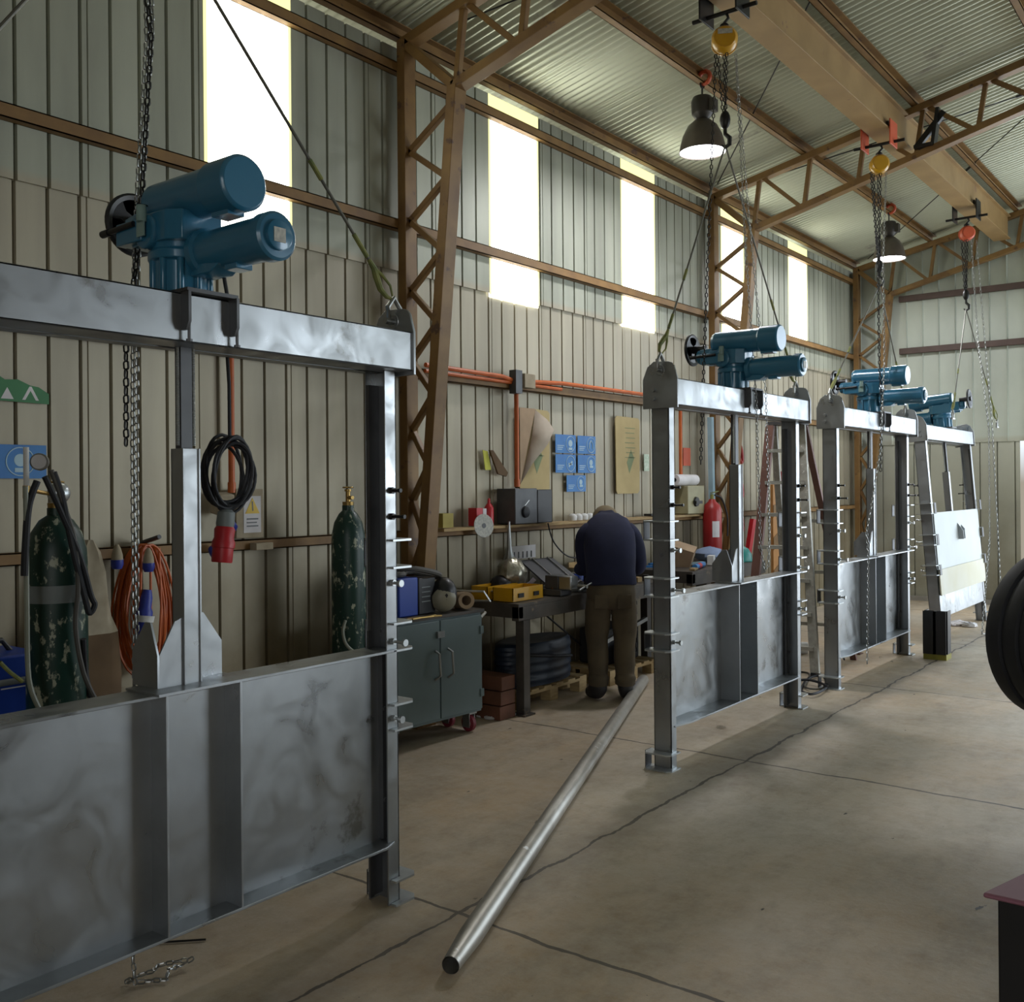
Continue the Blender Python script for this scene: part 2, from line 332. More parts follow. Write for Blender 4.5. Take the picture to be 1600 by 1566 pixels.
bw = ribbed(W-.1, -2.62, 0, 2.16, lambda y, d, z: (y, BY-d, z), pitch=.21, ph=.05); q = ribbed(2.65, 7, 0, 2.16, lambda y, d, z: (y, BY-d, z), pitch=.21, ph=.05); bw.add(q.v, q.f)
q = MB(); pts = [(W-.1, 0)]
# upper back wall follows the roof slope
xs = [W-.1+.21*i for i in range(57)]
for i in range(len(xs)-1):
    x0, x1 = xs[i], xs[i+1]-.016
    zl = 4.06 if x1 > -2.2 and x0 < 2.6 else (2.36 if -2.66 < x0 <= -2.2 else 2.14)
    q.add([(x0, BY-.015, zl), (x1, BY-.015, zl), (x1, BY-.015, roofz(x1)-.15), (x0, BY-.015, roofz(x0)-.15)], [(0,1,2,3)])
    q.add([(x1, BY-.015, zl), (x1+.008, BY-.035, zl), (x1+.008, BY-.035, roofz(x1)-.15), (x1, BY-.015, roofz(x1)-.15)], [(0,1,2,3)])
    q.add([(x1+.008, BY-.035, zl), (x1+.016, BY-.015, zl), (x1+.016, BY-.015, roofz(x1)-.15), (x1+.008, BY-.035, roofz(x1)-.15)], [(0,1,2,3)])
bw.add(q.v, q.f); o = bw.build('wall_back', 'wallb', kind='structure', smooth=0)
sol = o.modifiers.new('thick', 'SOLIDIFY'); sol.thickness = .006; sol.offset = 0
MB().bx(W, -2.62, BY-.07, BY-.01, 0, .06).build('baseboard_back', mat('concrete_kerb', (.30, .28, .24), .8), kind='structure')
wr = MB().bx(7, 7.15, -4.5, 8.8, 0, 7.3).bx(7, 7.15, 13.8, BY+.4, 0, 7.3).bx(7, 7.15, 8.8, 13.8, 3.9, 7.3); wr.build('wall_right', 'wallr', kind='structure', smooth=0)
wq = MB().bx(W-.1, 1.0, -4.65, -4.5, 0, 6).bx(5.0, 7.15, -4.65, -4.5, 0, 7.3).bx(1.0, 5.0, -4.65, -4.5, 4.2, 7.0); wq.build('wall_front', 'wallr', kind='structure', smooth=0)
# corrugated roof
rf = MB(); x0, x1 = W-.45, 7.0; pitch = .078; n = int((BY+.6+4.5)/pitch*8); vs = []; fs = []
for i in range(n+1):
    y = -4.5+i*pitch/8; dz = .016*math.cos(2*pi*i/8)+(-.004 if (int((y+4.5)/.78) % 2) else 0)
    vs += [(x0, y, roofz(x0)+dz), (x1, y, roofz(x1)+dz)]
for i in range(n): fs.append((2*i, 2*i+1, 2*i+3, 2*i+2))
o = rf.add(vs, fs).build('ceiling', 'roof', kind='structure', smooth=60)

# ------------------------------------------------------------------ girts, purlins, beam
def cch(y0, y1, x, z, h=.075, d=.055):   # girt as a C section lying against the sheets
    return MB().bx(x, x+.006, y0, y1, z-h/2, z+h/2).bx(x, x+d, y0, y1, z+h/2-.006, z+h/2).bx(x, x+d, y0, y1, z-h/2, z-h/2+.006).bx(x+d-.005, x+d, y0, y1, z-h/2, z+h/2)
G = W+.022
for z, lab in ((4.44, 'topmost ochre steel wall girt just under the left eave'), (3.38, 'ochre steel wall girt crossing the bright windows halfway up'),
               (2.39, 'ochre steel wall girt at head height carrying the orange conduits'), (1.28, 'lowest ochre wall girt of the left wall, used as a shelf')):
    tag(cch(-1, BY-.02, G, z, h=.07 if z > 2 else .06, d=.055 if z > 2 else .06).build('wall_girt', 'girt', bev=0), lab, 'wall girt', 'wall girts of the left wall')
for z, lab in ((4.14, 'upper dark brown girt across the back wall'), (3.42, 'lower dark brown girt across the back wall')):
    tag(MB().bx(-4.1, 7 if z > 4 else -2.25, BY-.10, BY-.04, z-.04, z+.04).build('back_wall_girt', 'darkgirt', bev=.003), lab, 'wall girt', 'girts of the back wall')
names = ['purlin along the left eave just above the wall', 'roof purlin carrying the two hanging lamps', 'roof purlin just right of the crane beam', 'roof purlin in the top right corner of the view', 'roof purlin far to the right']
for i, x in enumerate((-4.68, -3.65, -2.60, -1.56, -.5)):
    z = roofz(x)-.012
    mb = MB().bx(x-.03, x+.03, -1, BY, z-.015, z-.009).bx(x-.03, x-.024, -1, BY, z-.115, z-.01).bx(x-.03, x+.03, -1, BY, z-.115, z-.109).bx(x+.025, x+.03, -1, BY, z-.115, z-.095)
    tag(mb.build('roof_purlin', 'ochre'), 'ochre painted steel '+names[i], 'purlin', 'roof purlins')
bxc = -2.75
mb = MB().bx(bxc-.10, bxc+.10, -1, 13.85, 4.70, 4.714).bx(bxc-.10, bxc+.10, -1, 13.85, 4.985, 5.0).bx(bxc-.006, bxc+.006, -1, 13.85, 4.71, 4.99).bx(bxc+.06, bxc+.066, -1, 13.85, 4.71, 4.99).bx(bxc-.066, bxc-.06, -1, 13.85, 4.71, 4.99)
tag(mb.build('crane_beam', 'beam', bev=.002), 'long ochre steel crane beam running under the roof and carrying the chain hoists', 'crane beam')

# lattice columns and trusses
def angle_bar(mb, p, q, w=.05, upv=(0,1,0)):
    p = Vector(p); q = Vector(q); d = (q-p).normalized(); a = d.cross(Vector(upv)).normalized()
    mb.bar(p+Vector((0,-w*.5,0)), q+Vector((0,-w*.5,0)), w, .007, upv); mb.bar(p+Vector((0,w*.5,0)), q+Vector((0,w*.5,0)), w, .007, upv)
    mb.bar(p+a*w*.45, q+a*w*.45, .007, w, upv)
    return mb
def column(Y, lab):
    t = thing('lattice_column', (W+.1, Y, 0), lab, 'column', 'lattice columns along the left wall')
    xo = W+.11; xi = lambda z: -4.60+(z-0)*.097 if z < 4.2 else -4.19
    MB().bx(xo-.035, xo+.035, Y-.055, Y+.055, 0, 4.62).build('outer_chord', 'ochre', t, bev=.003)
    mb = MB()
    zt = 4.20; mb.bar((xi(0), Y, 0), (xi(zt), Y, zt), .075, .11, (0,1,0)); mb.build('inner_chord', 'ochre', t, bev=.003)
    MB().bar((xo+.01, Y, 4.60), (xi(zt), Y, zt), .06, .10, (0,1,0)).build('knee_brace', 'ochre', t, bev=.003)
    z = 4.10; k = 0
    while z > .35:
        z2 = z-.235; a = (xi(z)-.03, Y, z) if k % 2 == 0 else (xo+.03, Y, z); b = (xo+.03, Y, z2) if k % 2 == 0 else (xi(z2)-.03, Y, z2)
        angle_bar(MB(), a, b, .034).build('lattice_bar', 'ochre', t); z = z2; k += 1
    MB().bx(xo-.09, xi(0)+.10, Y-.09, Y+.09, 0, .012).build('base_plate', 'ochre', t)
    return t
column(4.87, 'nearest tall ochre lattice column against the left wall, beside the first gate')
column(9.48, 'middle ochre lattice column against the left wall, behind the second gate')
column(13.95, 'far ochre lattice column in the corner with the back wall')
def truss(Y, lab, xend=4.0):
    t = thing('roof_truss', (W+.15, Y, 4.2), lab, 'roof truss', 'roof trusses')
    top = lambda x: roofz(x)-.165; bot = lambda x: 4.20+.255*(x+4.18)
    MB().bar((W+.10, Y, top(W+.10)), (xend, Y, top(xend)), .10, .065).build('top_chord', 'ochre', t, bev=.003)
    MB().bar((-4.20, Y, bot(-4.20)), (xend if bot(xend) < top(xend) else 3.0, Y, bot(xend)), .10, .06).build('bottom_chord', 'ochre', t, bev=.003)
    x = -4.12
    while x < 1.5:
        angle_bar(MB(), (x, Y, top(x)), (x-.07, Y, bot(x-.07)), .036).build('web_bar', 'ochre', t)
        angle_bar(MB(), (x+.03, Y, top(x)), (x+.44, Y, bot(x+.44)), .036).build('web_bar', 'ochre', t); x += .53
    return t
truss(4.87, 'nearest ochre roof truss, crossing the top of the view'); truss(9.48, 'middle ochre roof truss passing behind the crane beam'); truss(13.95, 'far ochre roof truss in front of the back wall')
# bracing rods under the roof
for p, q, lab in (((-4.5, 9.3, 4.68), (-1.2, 5.2, 5.42), 'thin dark bracing rod running diagonally under the nearest roof bay'),
                  ((-4.3, 5.05, 4.72), (.6, 6.6, 5.75), 'thin dark bracing rod at the top of the view beside the first hoist'),
                  ((-4.4, 13.7, 4.68), (-.9, 9.7, 5.46), 'thin dark bracing rod under the far roof bay'),
                  ((-4.2, 9.65, 4.74), (.6, 11.0, 5.78), 'thin bracing rod running right from the middle truss')):
    mb = MB().tube([p, q], .006, 6); m_ = (Vector(p)+Vector(q))/2; d = (Vector(q)-Vector(p)).normalized()
    mb.tube([m_-d*.12, m_+d*.12], .014, 6); tag(mb.build('bracing_rod', 'chain_dark'), lab, 'bracing rod', 'roof bracing rods')
tag(MB().bx(-2.60, -2.44, 9.40, 9.56, 4.66, 4.69).bar((-2.6, 9.48, 4.68), (-2.35, 9.48, 4.96), .05, .05).bar((-2.45, 9.48, 4.66), (-2.40, 9.48, 5.0), .10, .03).build('beam_bracket', 'chain_dark'),
    'black steel bracket holding the crane beam at the middle truss', 'bracket')

# ------------------------------------------------------------------ sluice gates
def actuator(t, rot=0, logo=True):
    a = MB()
    a.lathe([(.088, 2.215), (.088, 2.315), (.102, 2.318), (.102, 2.345), (.095, 2.35), (.095, 2.40)], (0,0,0), n=28)
    for k in range(10): th = 2*pi*k/10; a.cyl((.088*math.cos(th), .088*math.sin(th), 2.215), (.088*math.cos(th), .088*math.sin(th), 2.32), .013, n=8)
    a.prism([(-.12, -.10), (.06, -.10), (.11, -.07), (.11, .07), (.07, .10), (-.12, .10)], 2.37, 2.462, lambda u, v, w: (u, v, w))
    a.prism([(-.20, -.075), (-.10, -.095), (-.10, .085), (-.20, .07)], 2.385, 2.478, lambda u, v, w: (u, v, w))
    a.prism([(-.17, -.125), (-.03, -.125), (-.03, -.09), (-.17, -.09)], 2.375, 2.445, lambda u, v, w: (u, v, w))
    a.lathe([(.03, -.25), (.045, -.24), (.05, -.19)], (0, .0, 2.44), (1,0,0), 18)
    a.lathe([(.05, -.115), (.055, -.11), (.055, -.02)], (-.03, 0, 2.405), (0,1,0), 18)
    a.cyl((-.06, 0, 2.45), (-.06, 0, 2.53), .062, n=20); a.cyl((.04, 0, 2.45), (.04, 0, 2.5), .035, n=16)
    act = a.build('actuator', 'blue', t, local=True, bev=.004, smooth=28)
    ud = MB().lathe([(.035, -.135), (.062, -.13), (.072, -.11), (.074, .17), (.076, .19), (.083, .20), (.084, .315), (.079, .322), (.074, .325)], (0, 0, 2.518), (1, 0, -.01), 36)
    ud.bx(.20, .28, -.03, .03, 2.425, 2.445); ud.build('terminal_housing', 'blue', act, local=True, smooth=24)
    mo = MB().lathe([(.075, .10), (.075, .125), (.064, .13), (.066, .41), (.072, .412), (.072, .448), (.064, .455), (.045, .456), (.045, .466), (.04, .468)], (0, .015, 2.338), (1, 0, .0), 36)
    mo.build('motor', 'blue', act, local=True, smooth=24)
    MB().bx(.24, .30, -.015, .045, 2.262, 2.28).prism([(.09, 2.262), (.19, 2.262), (.23, 2.285), (.11, 2.30)], -.03, .055, lambda u, v, w: (u, w, v)).build('cable_entry_box', 'blue', act, local=True, bev=.003)
    if logo: MB().bx(.468, .470, -.01, .032, 2.316, 2.358).build('nameplate', 'label', act, local=True)
    MB().lathe([(.016, 0), (.016, .05), (.02, .05)], (-.02, -.128, 2.43), (0, -.0, 1), 10).bx(-.045, -.005, -.13, -.126, 2.385, 2.435).build('sight_glass', mat('sight_glass_tint', (.25, .38, .36), .15), act, local=True)
    h = MB(); hc = Vector((-.30, .02, 2.495)); nrm = Vector((1, 0, 0))
    h.lathe([(.084, -.006), (.098, -.010), (.106, -.004), (.106, .006), (.098, .010), (.084, .006), (.084, -.006)], hc, nrm, 36)
    for k in range(3):
        th = 2*pi*k/3+.5; d = Vector((0, math.cos(th), math.sin(th))); e = Vector((0, -math.sin(th), math.cos(th)))
        h.prism([(-.020, .01), (.020, .01), (.018, .05), (.042, .082), (.0, .092), (-.042, .082), (-.018, .05)], -.006, .006, lambda u, v, w: hc+e*u+d*v+nrm*w)
    h.cyl(hc-nrm*.02, hc+nrm*.10, .024, n=14)
    h.build('handwheel', 'black', act, local=True)
    MB().cyl((-.20, -.13, 2.425), (-.06, -.13, 2.43), .009, n=10).cyl((-.24, -.13, 2.424), (-.20, -.13, 2.425), .012, n=10).build('clutch_lever', 'black', act, local=True)
    return act
ZC = [1.395, 1.29, 1.075, .972, .765, .668, .09, 0.0]
ZB = [1.59, 1.49, 1.235, 1.01, .715]
def gate(X, Y, hw, lab, flip=False, lean=0, sk=-.05):
    t = thing('sluice_gate', (X, Y, 0), lab, 'sluice gate', 'steel sluice gates standing in a row', local=True)
    for s in (-1, 1):
        p = MB(); o, i_ = s*hw, s*(hw-.06)
        def b2(xa, xb, ya, yb, za, zb): p.bx(xa, xb, min(ya, yb), max(ya, yb), za, zb)
        b2(-.055, .055, o, o-s*.007, 0, 2.05); b2(.048, .055, o, i_, 0, 2.05); b2(-.055, -.048, o, i_, 0, 2.05)
        post = p.build('post', 'steel', t, local=True, bev=.0015)
        g = MB(); g.bx(-.03, -.022, min(i_, i_-s*.02), max(i_, i_-s*.02), .02, 1.05); g.bx(-.048, -.03, min(o-s*.008, i_), max(o-s*.008, i_), .02, 2.0); g.build('guide_strip', 'steel_dark', post, local=True)
        for z in ZC:
            poly = [(-.09, o-s*.03), (-.09, o+s*.035), (-.07, o+s*.075), (.06, o+s*.075), (.085, o+s*.05), (.085, o-s*.05), (.057, o-s*.05), (.057, o+s*.002), (-.057, o+s*.002), (-.057, o-s*.03)]
            MB().prism(poly, z, z+.008, lambda u, v, w: (u, v, w)).build('clamp_plate', 'bright', post, local=True)
        for z0, z1 in ((1.29, 1.395), (.972, 1.075), (.668, .765), (0, .09)):
            MB().bx(-.096, -.090, min(o-s*.03, o+s*.035), max(o-s*.03, o+s*.035), z0, z1+.008).build('clamp_web', 'steel_dark', post, local=True)
        for k, z in enumerate(ZB):
            yb = o-s*.03; e = .10+.02*(k % 2)
            MB().cyl((.05, yb, z), (e, yb, z), .006, n=8).cyl((.055, yb, z), (.07, yb, z), .013, n=6).cyl((e-.004, yb, z), (e+.008, yb, z), .014 if k > 1 else .008, n=10).build('clamp_bolt', 'chain_dark' if k < 2 else 'bright', post, local=True)
        lg = hw+.03
        prof = [(-.09, 2.035), (.13, 2.035), (.13, 2.20)]+[(.07+.045*math.cos(a), 2.25+.045*math.sin(a)) for a in [0, .5, 1.0, 1.5]]+[(-.02, 2.30), (-.06, 2.27), (-.09, 2.20)]
        if flip: pass
        lp = MB().prism(prof, s*lg-.006, s*lg+.006, lambda u, v, w: (u, w, v)); lp.torus((.02, s*lg, 2.25), (0,1,0), .026, .009, 16, 6)
        for z in (2.09, 2.14): lp.cyl((-.02, s*(lg+.02), z), (-.02, s*(lg-.02), z), .013, n=6)
        lp.build('lifting_lug', 'steel', t, local=True, bev=.0015)
    bm_ = MB().bx(.113, .12, -hw-.03, hw+.03, 2.05, 2.20).bx(-.08, .12, -hw-.03, hw+.03, 2.193, 2.20).bx(.0, .12, -hw-.03, hw+.03, 2.05, 2.057).bx(-.08, -.073, -hw-.03, hw+.03, 2.05, 2.20).bx(-.08, -.03, -hw-.03, hw+.03, 2.05, 2.057)
    beam = bm_.build('top_beam', 'steel', t, local=True, bev=.002)
    br = MB().bx(-.12, .155, -.085, .10, 2.201, 2.213)
    for y in (-.085, .09): br.prism([(.12, 2.085), (.145, 2.085), (.16, 2.11), (.16, 2.203), (.12, 2.203)], y, y+.01, lambda u, v, w: (u, w, v))
    for y in (-.07, .105): br.cyl((.14, y, 2.05), (.14, y, 2.11), .005, n=6).cyl((.14, y, 2.05), (.14, y, 2.058), .010, n=6)
    br.build('mounting_bracket', 'steel_dark', beam, local=True)
    # panel
    pw = hw-.035
    pn = MB().bx(sk, sk+.007, -pw, pw, .24, .975)
    panel = pn.build('gate_leaf', 'steel', t, local=True)
    MB().prism([(-.05, -pw), (.06, -pw), (.085, -pw+.14), (.085, pw), (-.05, pw)], .972, .982, lambda u, v, w: (u, v, w)).build('top_flange', 'steel', panel, local=True, bev=.0015)
    MB().prism([(-.05, -pw), (.06, -pw), (.085, -pw+.16), (.085, pw-.06), (.06, pw+.005), (-.05, pw+.005)], .232, .242, lambda u, v, w: (u, v, w)).build('bottom_flange', 'steel', panel, local=True, bev=.0015)
    for y in (-.12, .15): MB().bx(sk+.004, .085, y-.004, y+.004, .24, .974).build('rib', 'steel', panel, local=True, bev=.001)
    for y in (-pw+.0, pw-.02): MB().bx(sk+.006, sk+.03, y, y+.02, .25, .97).cyl((sk+.03, y+.01, .4), (sk+.038, y+.01, .4), .01, n=6).cyl((sk+.03, y+.01, .75), (sk+.038, y+.01, .75), .01, n=6).build('seal_strip', 'steel_dark', panel, local=True)
    # stem with gussets
    st = MB().bx(-.02, .045, -.032, -.026, .98, 1.73).bx(-.02, .045, .026, .032, .98, 1.73).bx(-.02, -.014, -.032, .032, .98, 1.73).bx(.034, .040, -.03, .03, .98, 1.73)
    stem = st.build('stem_tube', 'steel', t, local=True, bev=.001)
    sp = MB().bx(-.012, .02, -.02, .02, 1.7, 2.06); sp.build('spindle_guard', 'steel_dark', stem, local=True)
    th = MB()
    for y in (-.026, .03):
        pr = []
        for k in range(60): z = 1.74+k*.0055; pr += [(.0065, z), (.0048, z+.00275)]
        th.lathe(pr, (.012, y, 0), n=8)
    th.build('threaded_rod', 'bright', stem, local=True)
    MB().prism([(-.033, .99), (-.115, .99), (-.115, 1.09), (-.06, 1.19), (-.033, 1.20)], .030, .037, lambda u, v, w: (w, u, v)).build('gusset', 'steel', stem, local=True)
    MB().prism([(.037, .99), (-.10, .99), (-.10, 1.10), (-.03, 1.19), (.0, 1.19), (.037, 1.09)], -.122, -.115, lambda u, v, w: (u, w, v)).build('gusset', 'steel', stem, local=True)
    MB().prism([(.033, .99), (.155, .99), (.155, 1.10), (.085, 1.20), (.033, 1.20)], -.03, -.023, lambda u, v, w: (w, u, v)).build('gusset', 'steel', stem, local=True)
    MB().prism([(-.023, .99), (-.12, .99), (-.12, 1.08), (-.06, 1.18), (-.023, 1.18)], .033, .040, lambda u, v, w: (u, w, v)).build('gusset', 'steel', stem, local=True)
    MB().bx(-.06, .12, -.17, .17, .982, .990).build('stem_foot_plate', 'steel', stem, local=True)
    actuator(t)
    if flip: t.rotation_euler[2] = pi
    if lean: t.rotation_euler[1] = lean
    return t
g1 = gate(-2.75, 1.85, .905, 'nearest steel sluice gate with blue actuator, at the left edge of the view', sk=-.005)
g2 = gate(-2.755, 5.90, .96, 'second steel sluice gate with blue actuator, just beyond the long floor pipe')
g3 = gate(-2.77, 8.62, .96, 'third steel sluice gate with blue actuator, between the stepladder and the last gate')
g4 = gate(-2.72, 11.50, .96, 'farthest sluice gate, turned round with its flat face forward and leaning', flip=True, lean=math.radians(4.5))
# pale flat plates fixed on the reversed gate's face
MB().bx(-.066, -.058, -.93, .93, .46, 1.30).build('face_sheet', mat('grey_primer_plate', (.46, .50, .50), .5, .2, (.40, .43, .43), 2), g4, local=True)
MB().bx(-.080, -.068, -.96, .96, .46, .72).build('timber_board', mat('pale_board', (.55, .55, .48), .6, 0, (.5, .48, .35), 2), g4, local=True)

# ------------------------------------------------------------------ hoists, chains, slings
def hoist(X, Y, c, lab, mt='yellow', dark=True, zt=4.70, nload=4):
    tz = zt
    tr = thing('beam_trolley', (X, Y, tz-.22), 'trolley on the crane beam holding the '+lab.split(',')[0].replace(' hanging from the orange trolley', '').replace(' at the far end of the crane beam', ' at its far end'), 'beam trolley', 'beam trolleys')
    tm = 'chain_dark' if mt != 'yellow' or Y < 7 else 'hook_red'
    for dx in (-.13, .118): MB().bx(X+dx, X+dx+.012, Y-.10, Y+.10, tz-.14, tz+.08).build('side_plate', tm, tr, bev=.004)
    MB().cyl((X-.22, Y, tz-.10), (X+.22, Y, tz-.10), .014, n=10).build('cross_shaft', 'chain_dark', tr)
    for dx in (-.112, .085):
        for dy in (-.06, .06): MB().cyl((X+dx, Y+dy, tz+.045), (X+dx+.02, Y+dy, tz+.045), .028, n=14).build('wheel', 'chain_dark', tr)
    t = thing('chain_hoist', (X, Y, tz-.35), lab, 'chain hoist', 'chain hoists')
    hk = MB().tube([(X, Y, tz-.10), (X+.02, Y, tz-.115), (X+.028, Y, tz-.14), (X, Y, tz-.165), (X, Y, tz-.20)], .010, 8); hk.ell((X, Y, tz-.185), (.03, .03, .02)); hk.build('top_hook', 'chain_dark', t)
    r = .082; bz = tz-.28; ax = Vector((-.55, 1, 0)).normalized()
    body = MB().lathe([(.03, -.075), (.065, -.07), (r, -.045), (r, .0), (r*.94, .004), (r*.94, .018), (r, .02), (r, .035), (.06, .06), (.02, .062)], (X, Y, bz), ax, 28)
    b = body.build('hoist_body', mt, t)
    MB().lathe([(r*.72, -.0005), (r*.72, .0)], Vector((X, Y, bz))-ax*.078, ax, 20).build('cover_plate', 'yellow' if mt == 'yellow' else 'hook_red', b)
    if Y < 7: MB().obx(Vector((X, Y, bz+.03))-ax*.082, (.09, .004, .03), (0, 0, math.atan2(-ax.x, ax.y))).build('nameplate', 'label', b)
    return t, bz-.08
h2, z2 = hoist(-2.755, 5.81, 'y', 'yellow chain hoist over the second gate, at the top of the view')
h3, z3 = hoist(-2.76, 8.92, 'y', 'yellow chain hoist hanging from the orange trolley over the third gate')
h4, z4 = hoist(-2.75, 12.0, 'r', 'red chain hoist at the far end of the crane beam', mt='hook_red')
h1, z1 = hoist(-2.85, 1.78, 'y', 'chain hoist over the nearest gate, only its hanging chains in view')
def load(t, X, Y, za, zb, tail, hand, L=.034, sp=.035, hy=0):
    mb = MB()
    for dx, dy in ((-sp, -sp*.6), (-sp*.3, sp*.5), (sp*.6, -.01)): mb.chain([(X+dx, Y+dy, za), (X+dx*.3, Y+dy*.3, zb)], L, L*.68, L*.1)
    mb.build('load_chain', 'chain_dark', t)
    MB().ell((X, Y, zb-.03), (.035, .03, .06)).tube([(X, Y, zb-.08), (X, Y, zb-.12), (X+.03, Y, zb-.15), (X+.028, Y, zb-.19), (X, Y, zb-.205), (X-.025, Y, zb-.185)], [.012, .014, .016, .015, .012, .006], 8).build('bottom_hook', 'chain_dark', t)
    if tail: MB().chain(tail, L, L*.68, L*.1).build('chain_tail', 'chain_dark', t)
    if hand: MB().chain(hand, L*.85, L*.55, L*.08).build('hand_chain', 'chain', t)
    return Vector((X, Y, zb-.19))
# second gate
k2 = load(h2, -2.755, 5.81, z2, 3.95, [(-2.80, 5.78, z2), (-2.83, 5.74, 3.4), (-2.86, 5.70, 2.4), (-2.88, 5.68, 1.72)],
          [(-2.70, 5.86, z2), (-2.66, 5.88, 3.2), (-2.59, 5.88, 2.1), (-2.58, 5.90, 1.2), (-2.57, 5.93, 1.06), (-2.56, 5.97, 1.08), (-2.56, 6.00, 1.3), (-2.58, 6.0, 2.2), (-2.66, 5.93, 3.4), (-2.72, 5.9, z2)])
k3 = load(h3, -2.76, 8.90, z3, 3.55, [(-2.80, 8.82, z3)]+[tuple(on(*p, 'X', -2.60)) for p in ((1372, 400), (1374, 560), (1378, 640), (1376, 735))],
          [(-2.70, 8.92, z3)]+[tuple(on(*p, 'X', -2.59)) for p in ((1380, 400), (1382, 560), (1376, 700), (1362, 790), (1354, 830), (1357, 870), (1356, 950), (1355, 1036))], L=.04)
k4 = load(h4, -2.75, 11.95, z4, 3.75, None,
          [(-2.70, 12.0, z4), (-2.62, 11.9, 3.2), (-2.45, 11.6, 2.2), (-2.45, 11.6, 1.0), (-2.45, 11.2, .02), (-2.38, 11.3, .015), (-2.30, 11.45, .03), (-2.38, 11.65, 1.0), (-2.45, 11.75, 2.2), (-2.66, 12.05, z4)], L=.045)
c1 = lambda x, y, X=-2.93: on(x, y, 'X', X)
k1 = load(h1, -2.85, 1.78, z1, 3.75, [(-2.9, 1.72, z1)]+[tuple(c1(*p, -2.90)) for p in ((236, 60), (222, 300), (212, 420), (197, 530), (197, 640), (197, 697))],
          [(-2.88, 1.80, z1)]+[tuple(c1(*p)) for p in ((229, 60), (214, 300), (208, 450), (207, 700), (210, 1080))]+[(-2.93, 1.76, .2), (-2.92, 1.77, .012), (-2.90, 1.80, .012), (-2.86, 1.84, .012), (-2.88, 1.87, .03), (-2.90, 1.93, .012), (-2.88, 1.95, .03), (-2.90, 1.90, .035), (-2.93, 1.86, .03), (-2.90, 1.82, .035), (-2.92, 1.79, .03), (-2.95, 1.76, .012), (-2.90, 1.75, .03)], L=.034)
hp = [(-2.88, 1.80, z1)]+[tuple(c1(*p)) for p in ((238, 40), (220, 320), (214, 450), (213, 700), (214, 1075))]+[(-2.92, 1.78, .95)]
MB().chain(hp, .029, .019, .0028).build('hand_chain', 'chain', h1)

def sling(a, b, lab, bend=0, th=.006):
    a = Vector(a); b = Vector(b); d = (b-a); Ln = d.length; d.normalize(); e = d.orthogonal().normalized()
    t = thing('wire_rope_sling', tuple(b), lab, 'lifting sling', 'wire rope slings')
    MB().tube([a, a+d*(Ln-.15)], th, 8).build('rope', 'wire', t)
    q = a+d*(Ln*.62)
    for u_, v_ in ((q, q+d*.08), (b-d*.30, b-d*.20)): MB().tube([u_, v_], th*1.5, 8).build('ferrule', 'ytape', t)
    hb = b-d*.15; s_ = MB()
    s_.tube([hb-d*.04, hb, hb+d*.03+e*.008, hb+d*.08+e*.020, hb+d*.12+e*.014, hb+d*.14], [.008, .012, .014, .012, .009, .005], 8)
    s_.tube([hb, hb+d*.04-e*.014, hb+d*.09-e*.020, hb+d*.13-e*.006], [.009, .006, .005, .004], 8); s_.build('hook', 'ytape', t)
    return t
def shackle(p, lab, s=1.0):
    p = Vector(p); mb = MB(); r = .028*s
    mb.tube([p+Vector((0, -r, -.01*s)), p+Vector((0, -r, .03*s)), p+Vector((0, -r*1.1, .05*s)), p+Vector((0, 0, .085*s)), p+Vector((0, r*1.1, .05*s)), p+Vector((0, r, .03*s)), p+Vector((0, r, -.01*s))], .009*s, 8)
    mb.cyl(p+Vector((0, -r*1.6, 0)), p+Vector((0, r*1.6, 0)), .011*s, n=10); return tag(mb.build('shackle', 'chain'), lab, 'shackle', 'lifting shackles')
for k, (gx, gy, hw, kp, nm) in enumerate(((-2.75, 1.85, .905, k1, 'nearest'), (-2.755, 5.90, .96, k2, 'second'), (-2.77, 8.62, .96, k3, 'third'))):
    for s, side in ((-1, 'near'), (1, 'far')):
        lug = Vector((gx+.02, gy+s*(hw+.03), 2.25))
        shackle(lug, 'steel shackle in the %s lug of the %s gate' % (side, nm), 1.1)
        sling(kp, lug+Vector((0, 0, .08)), 'wire rope sling from hook down to the %s lug of the %s gate' % (side, nm))
for s, side in ((-1, 'near'), (1, 'far')):
    lug = Vector((-2.55, 11.50+s*.99, 2.245)); shackle(lug, 'steel shackle in the %s lug of the farthest gate' % side)
    sling(k4, lug+Vector((0, 0, .08)), 'wire rope sling from hook down to the %s lug of the farthest gate' % side)

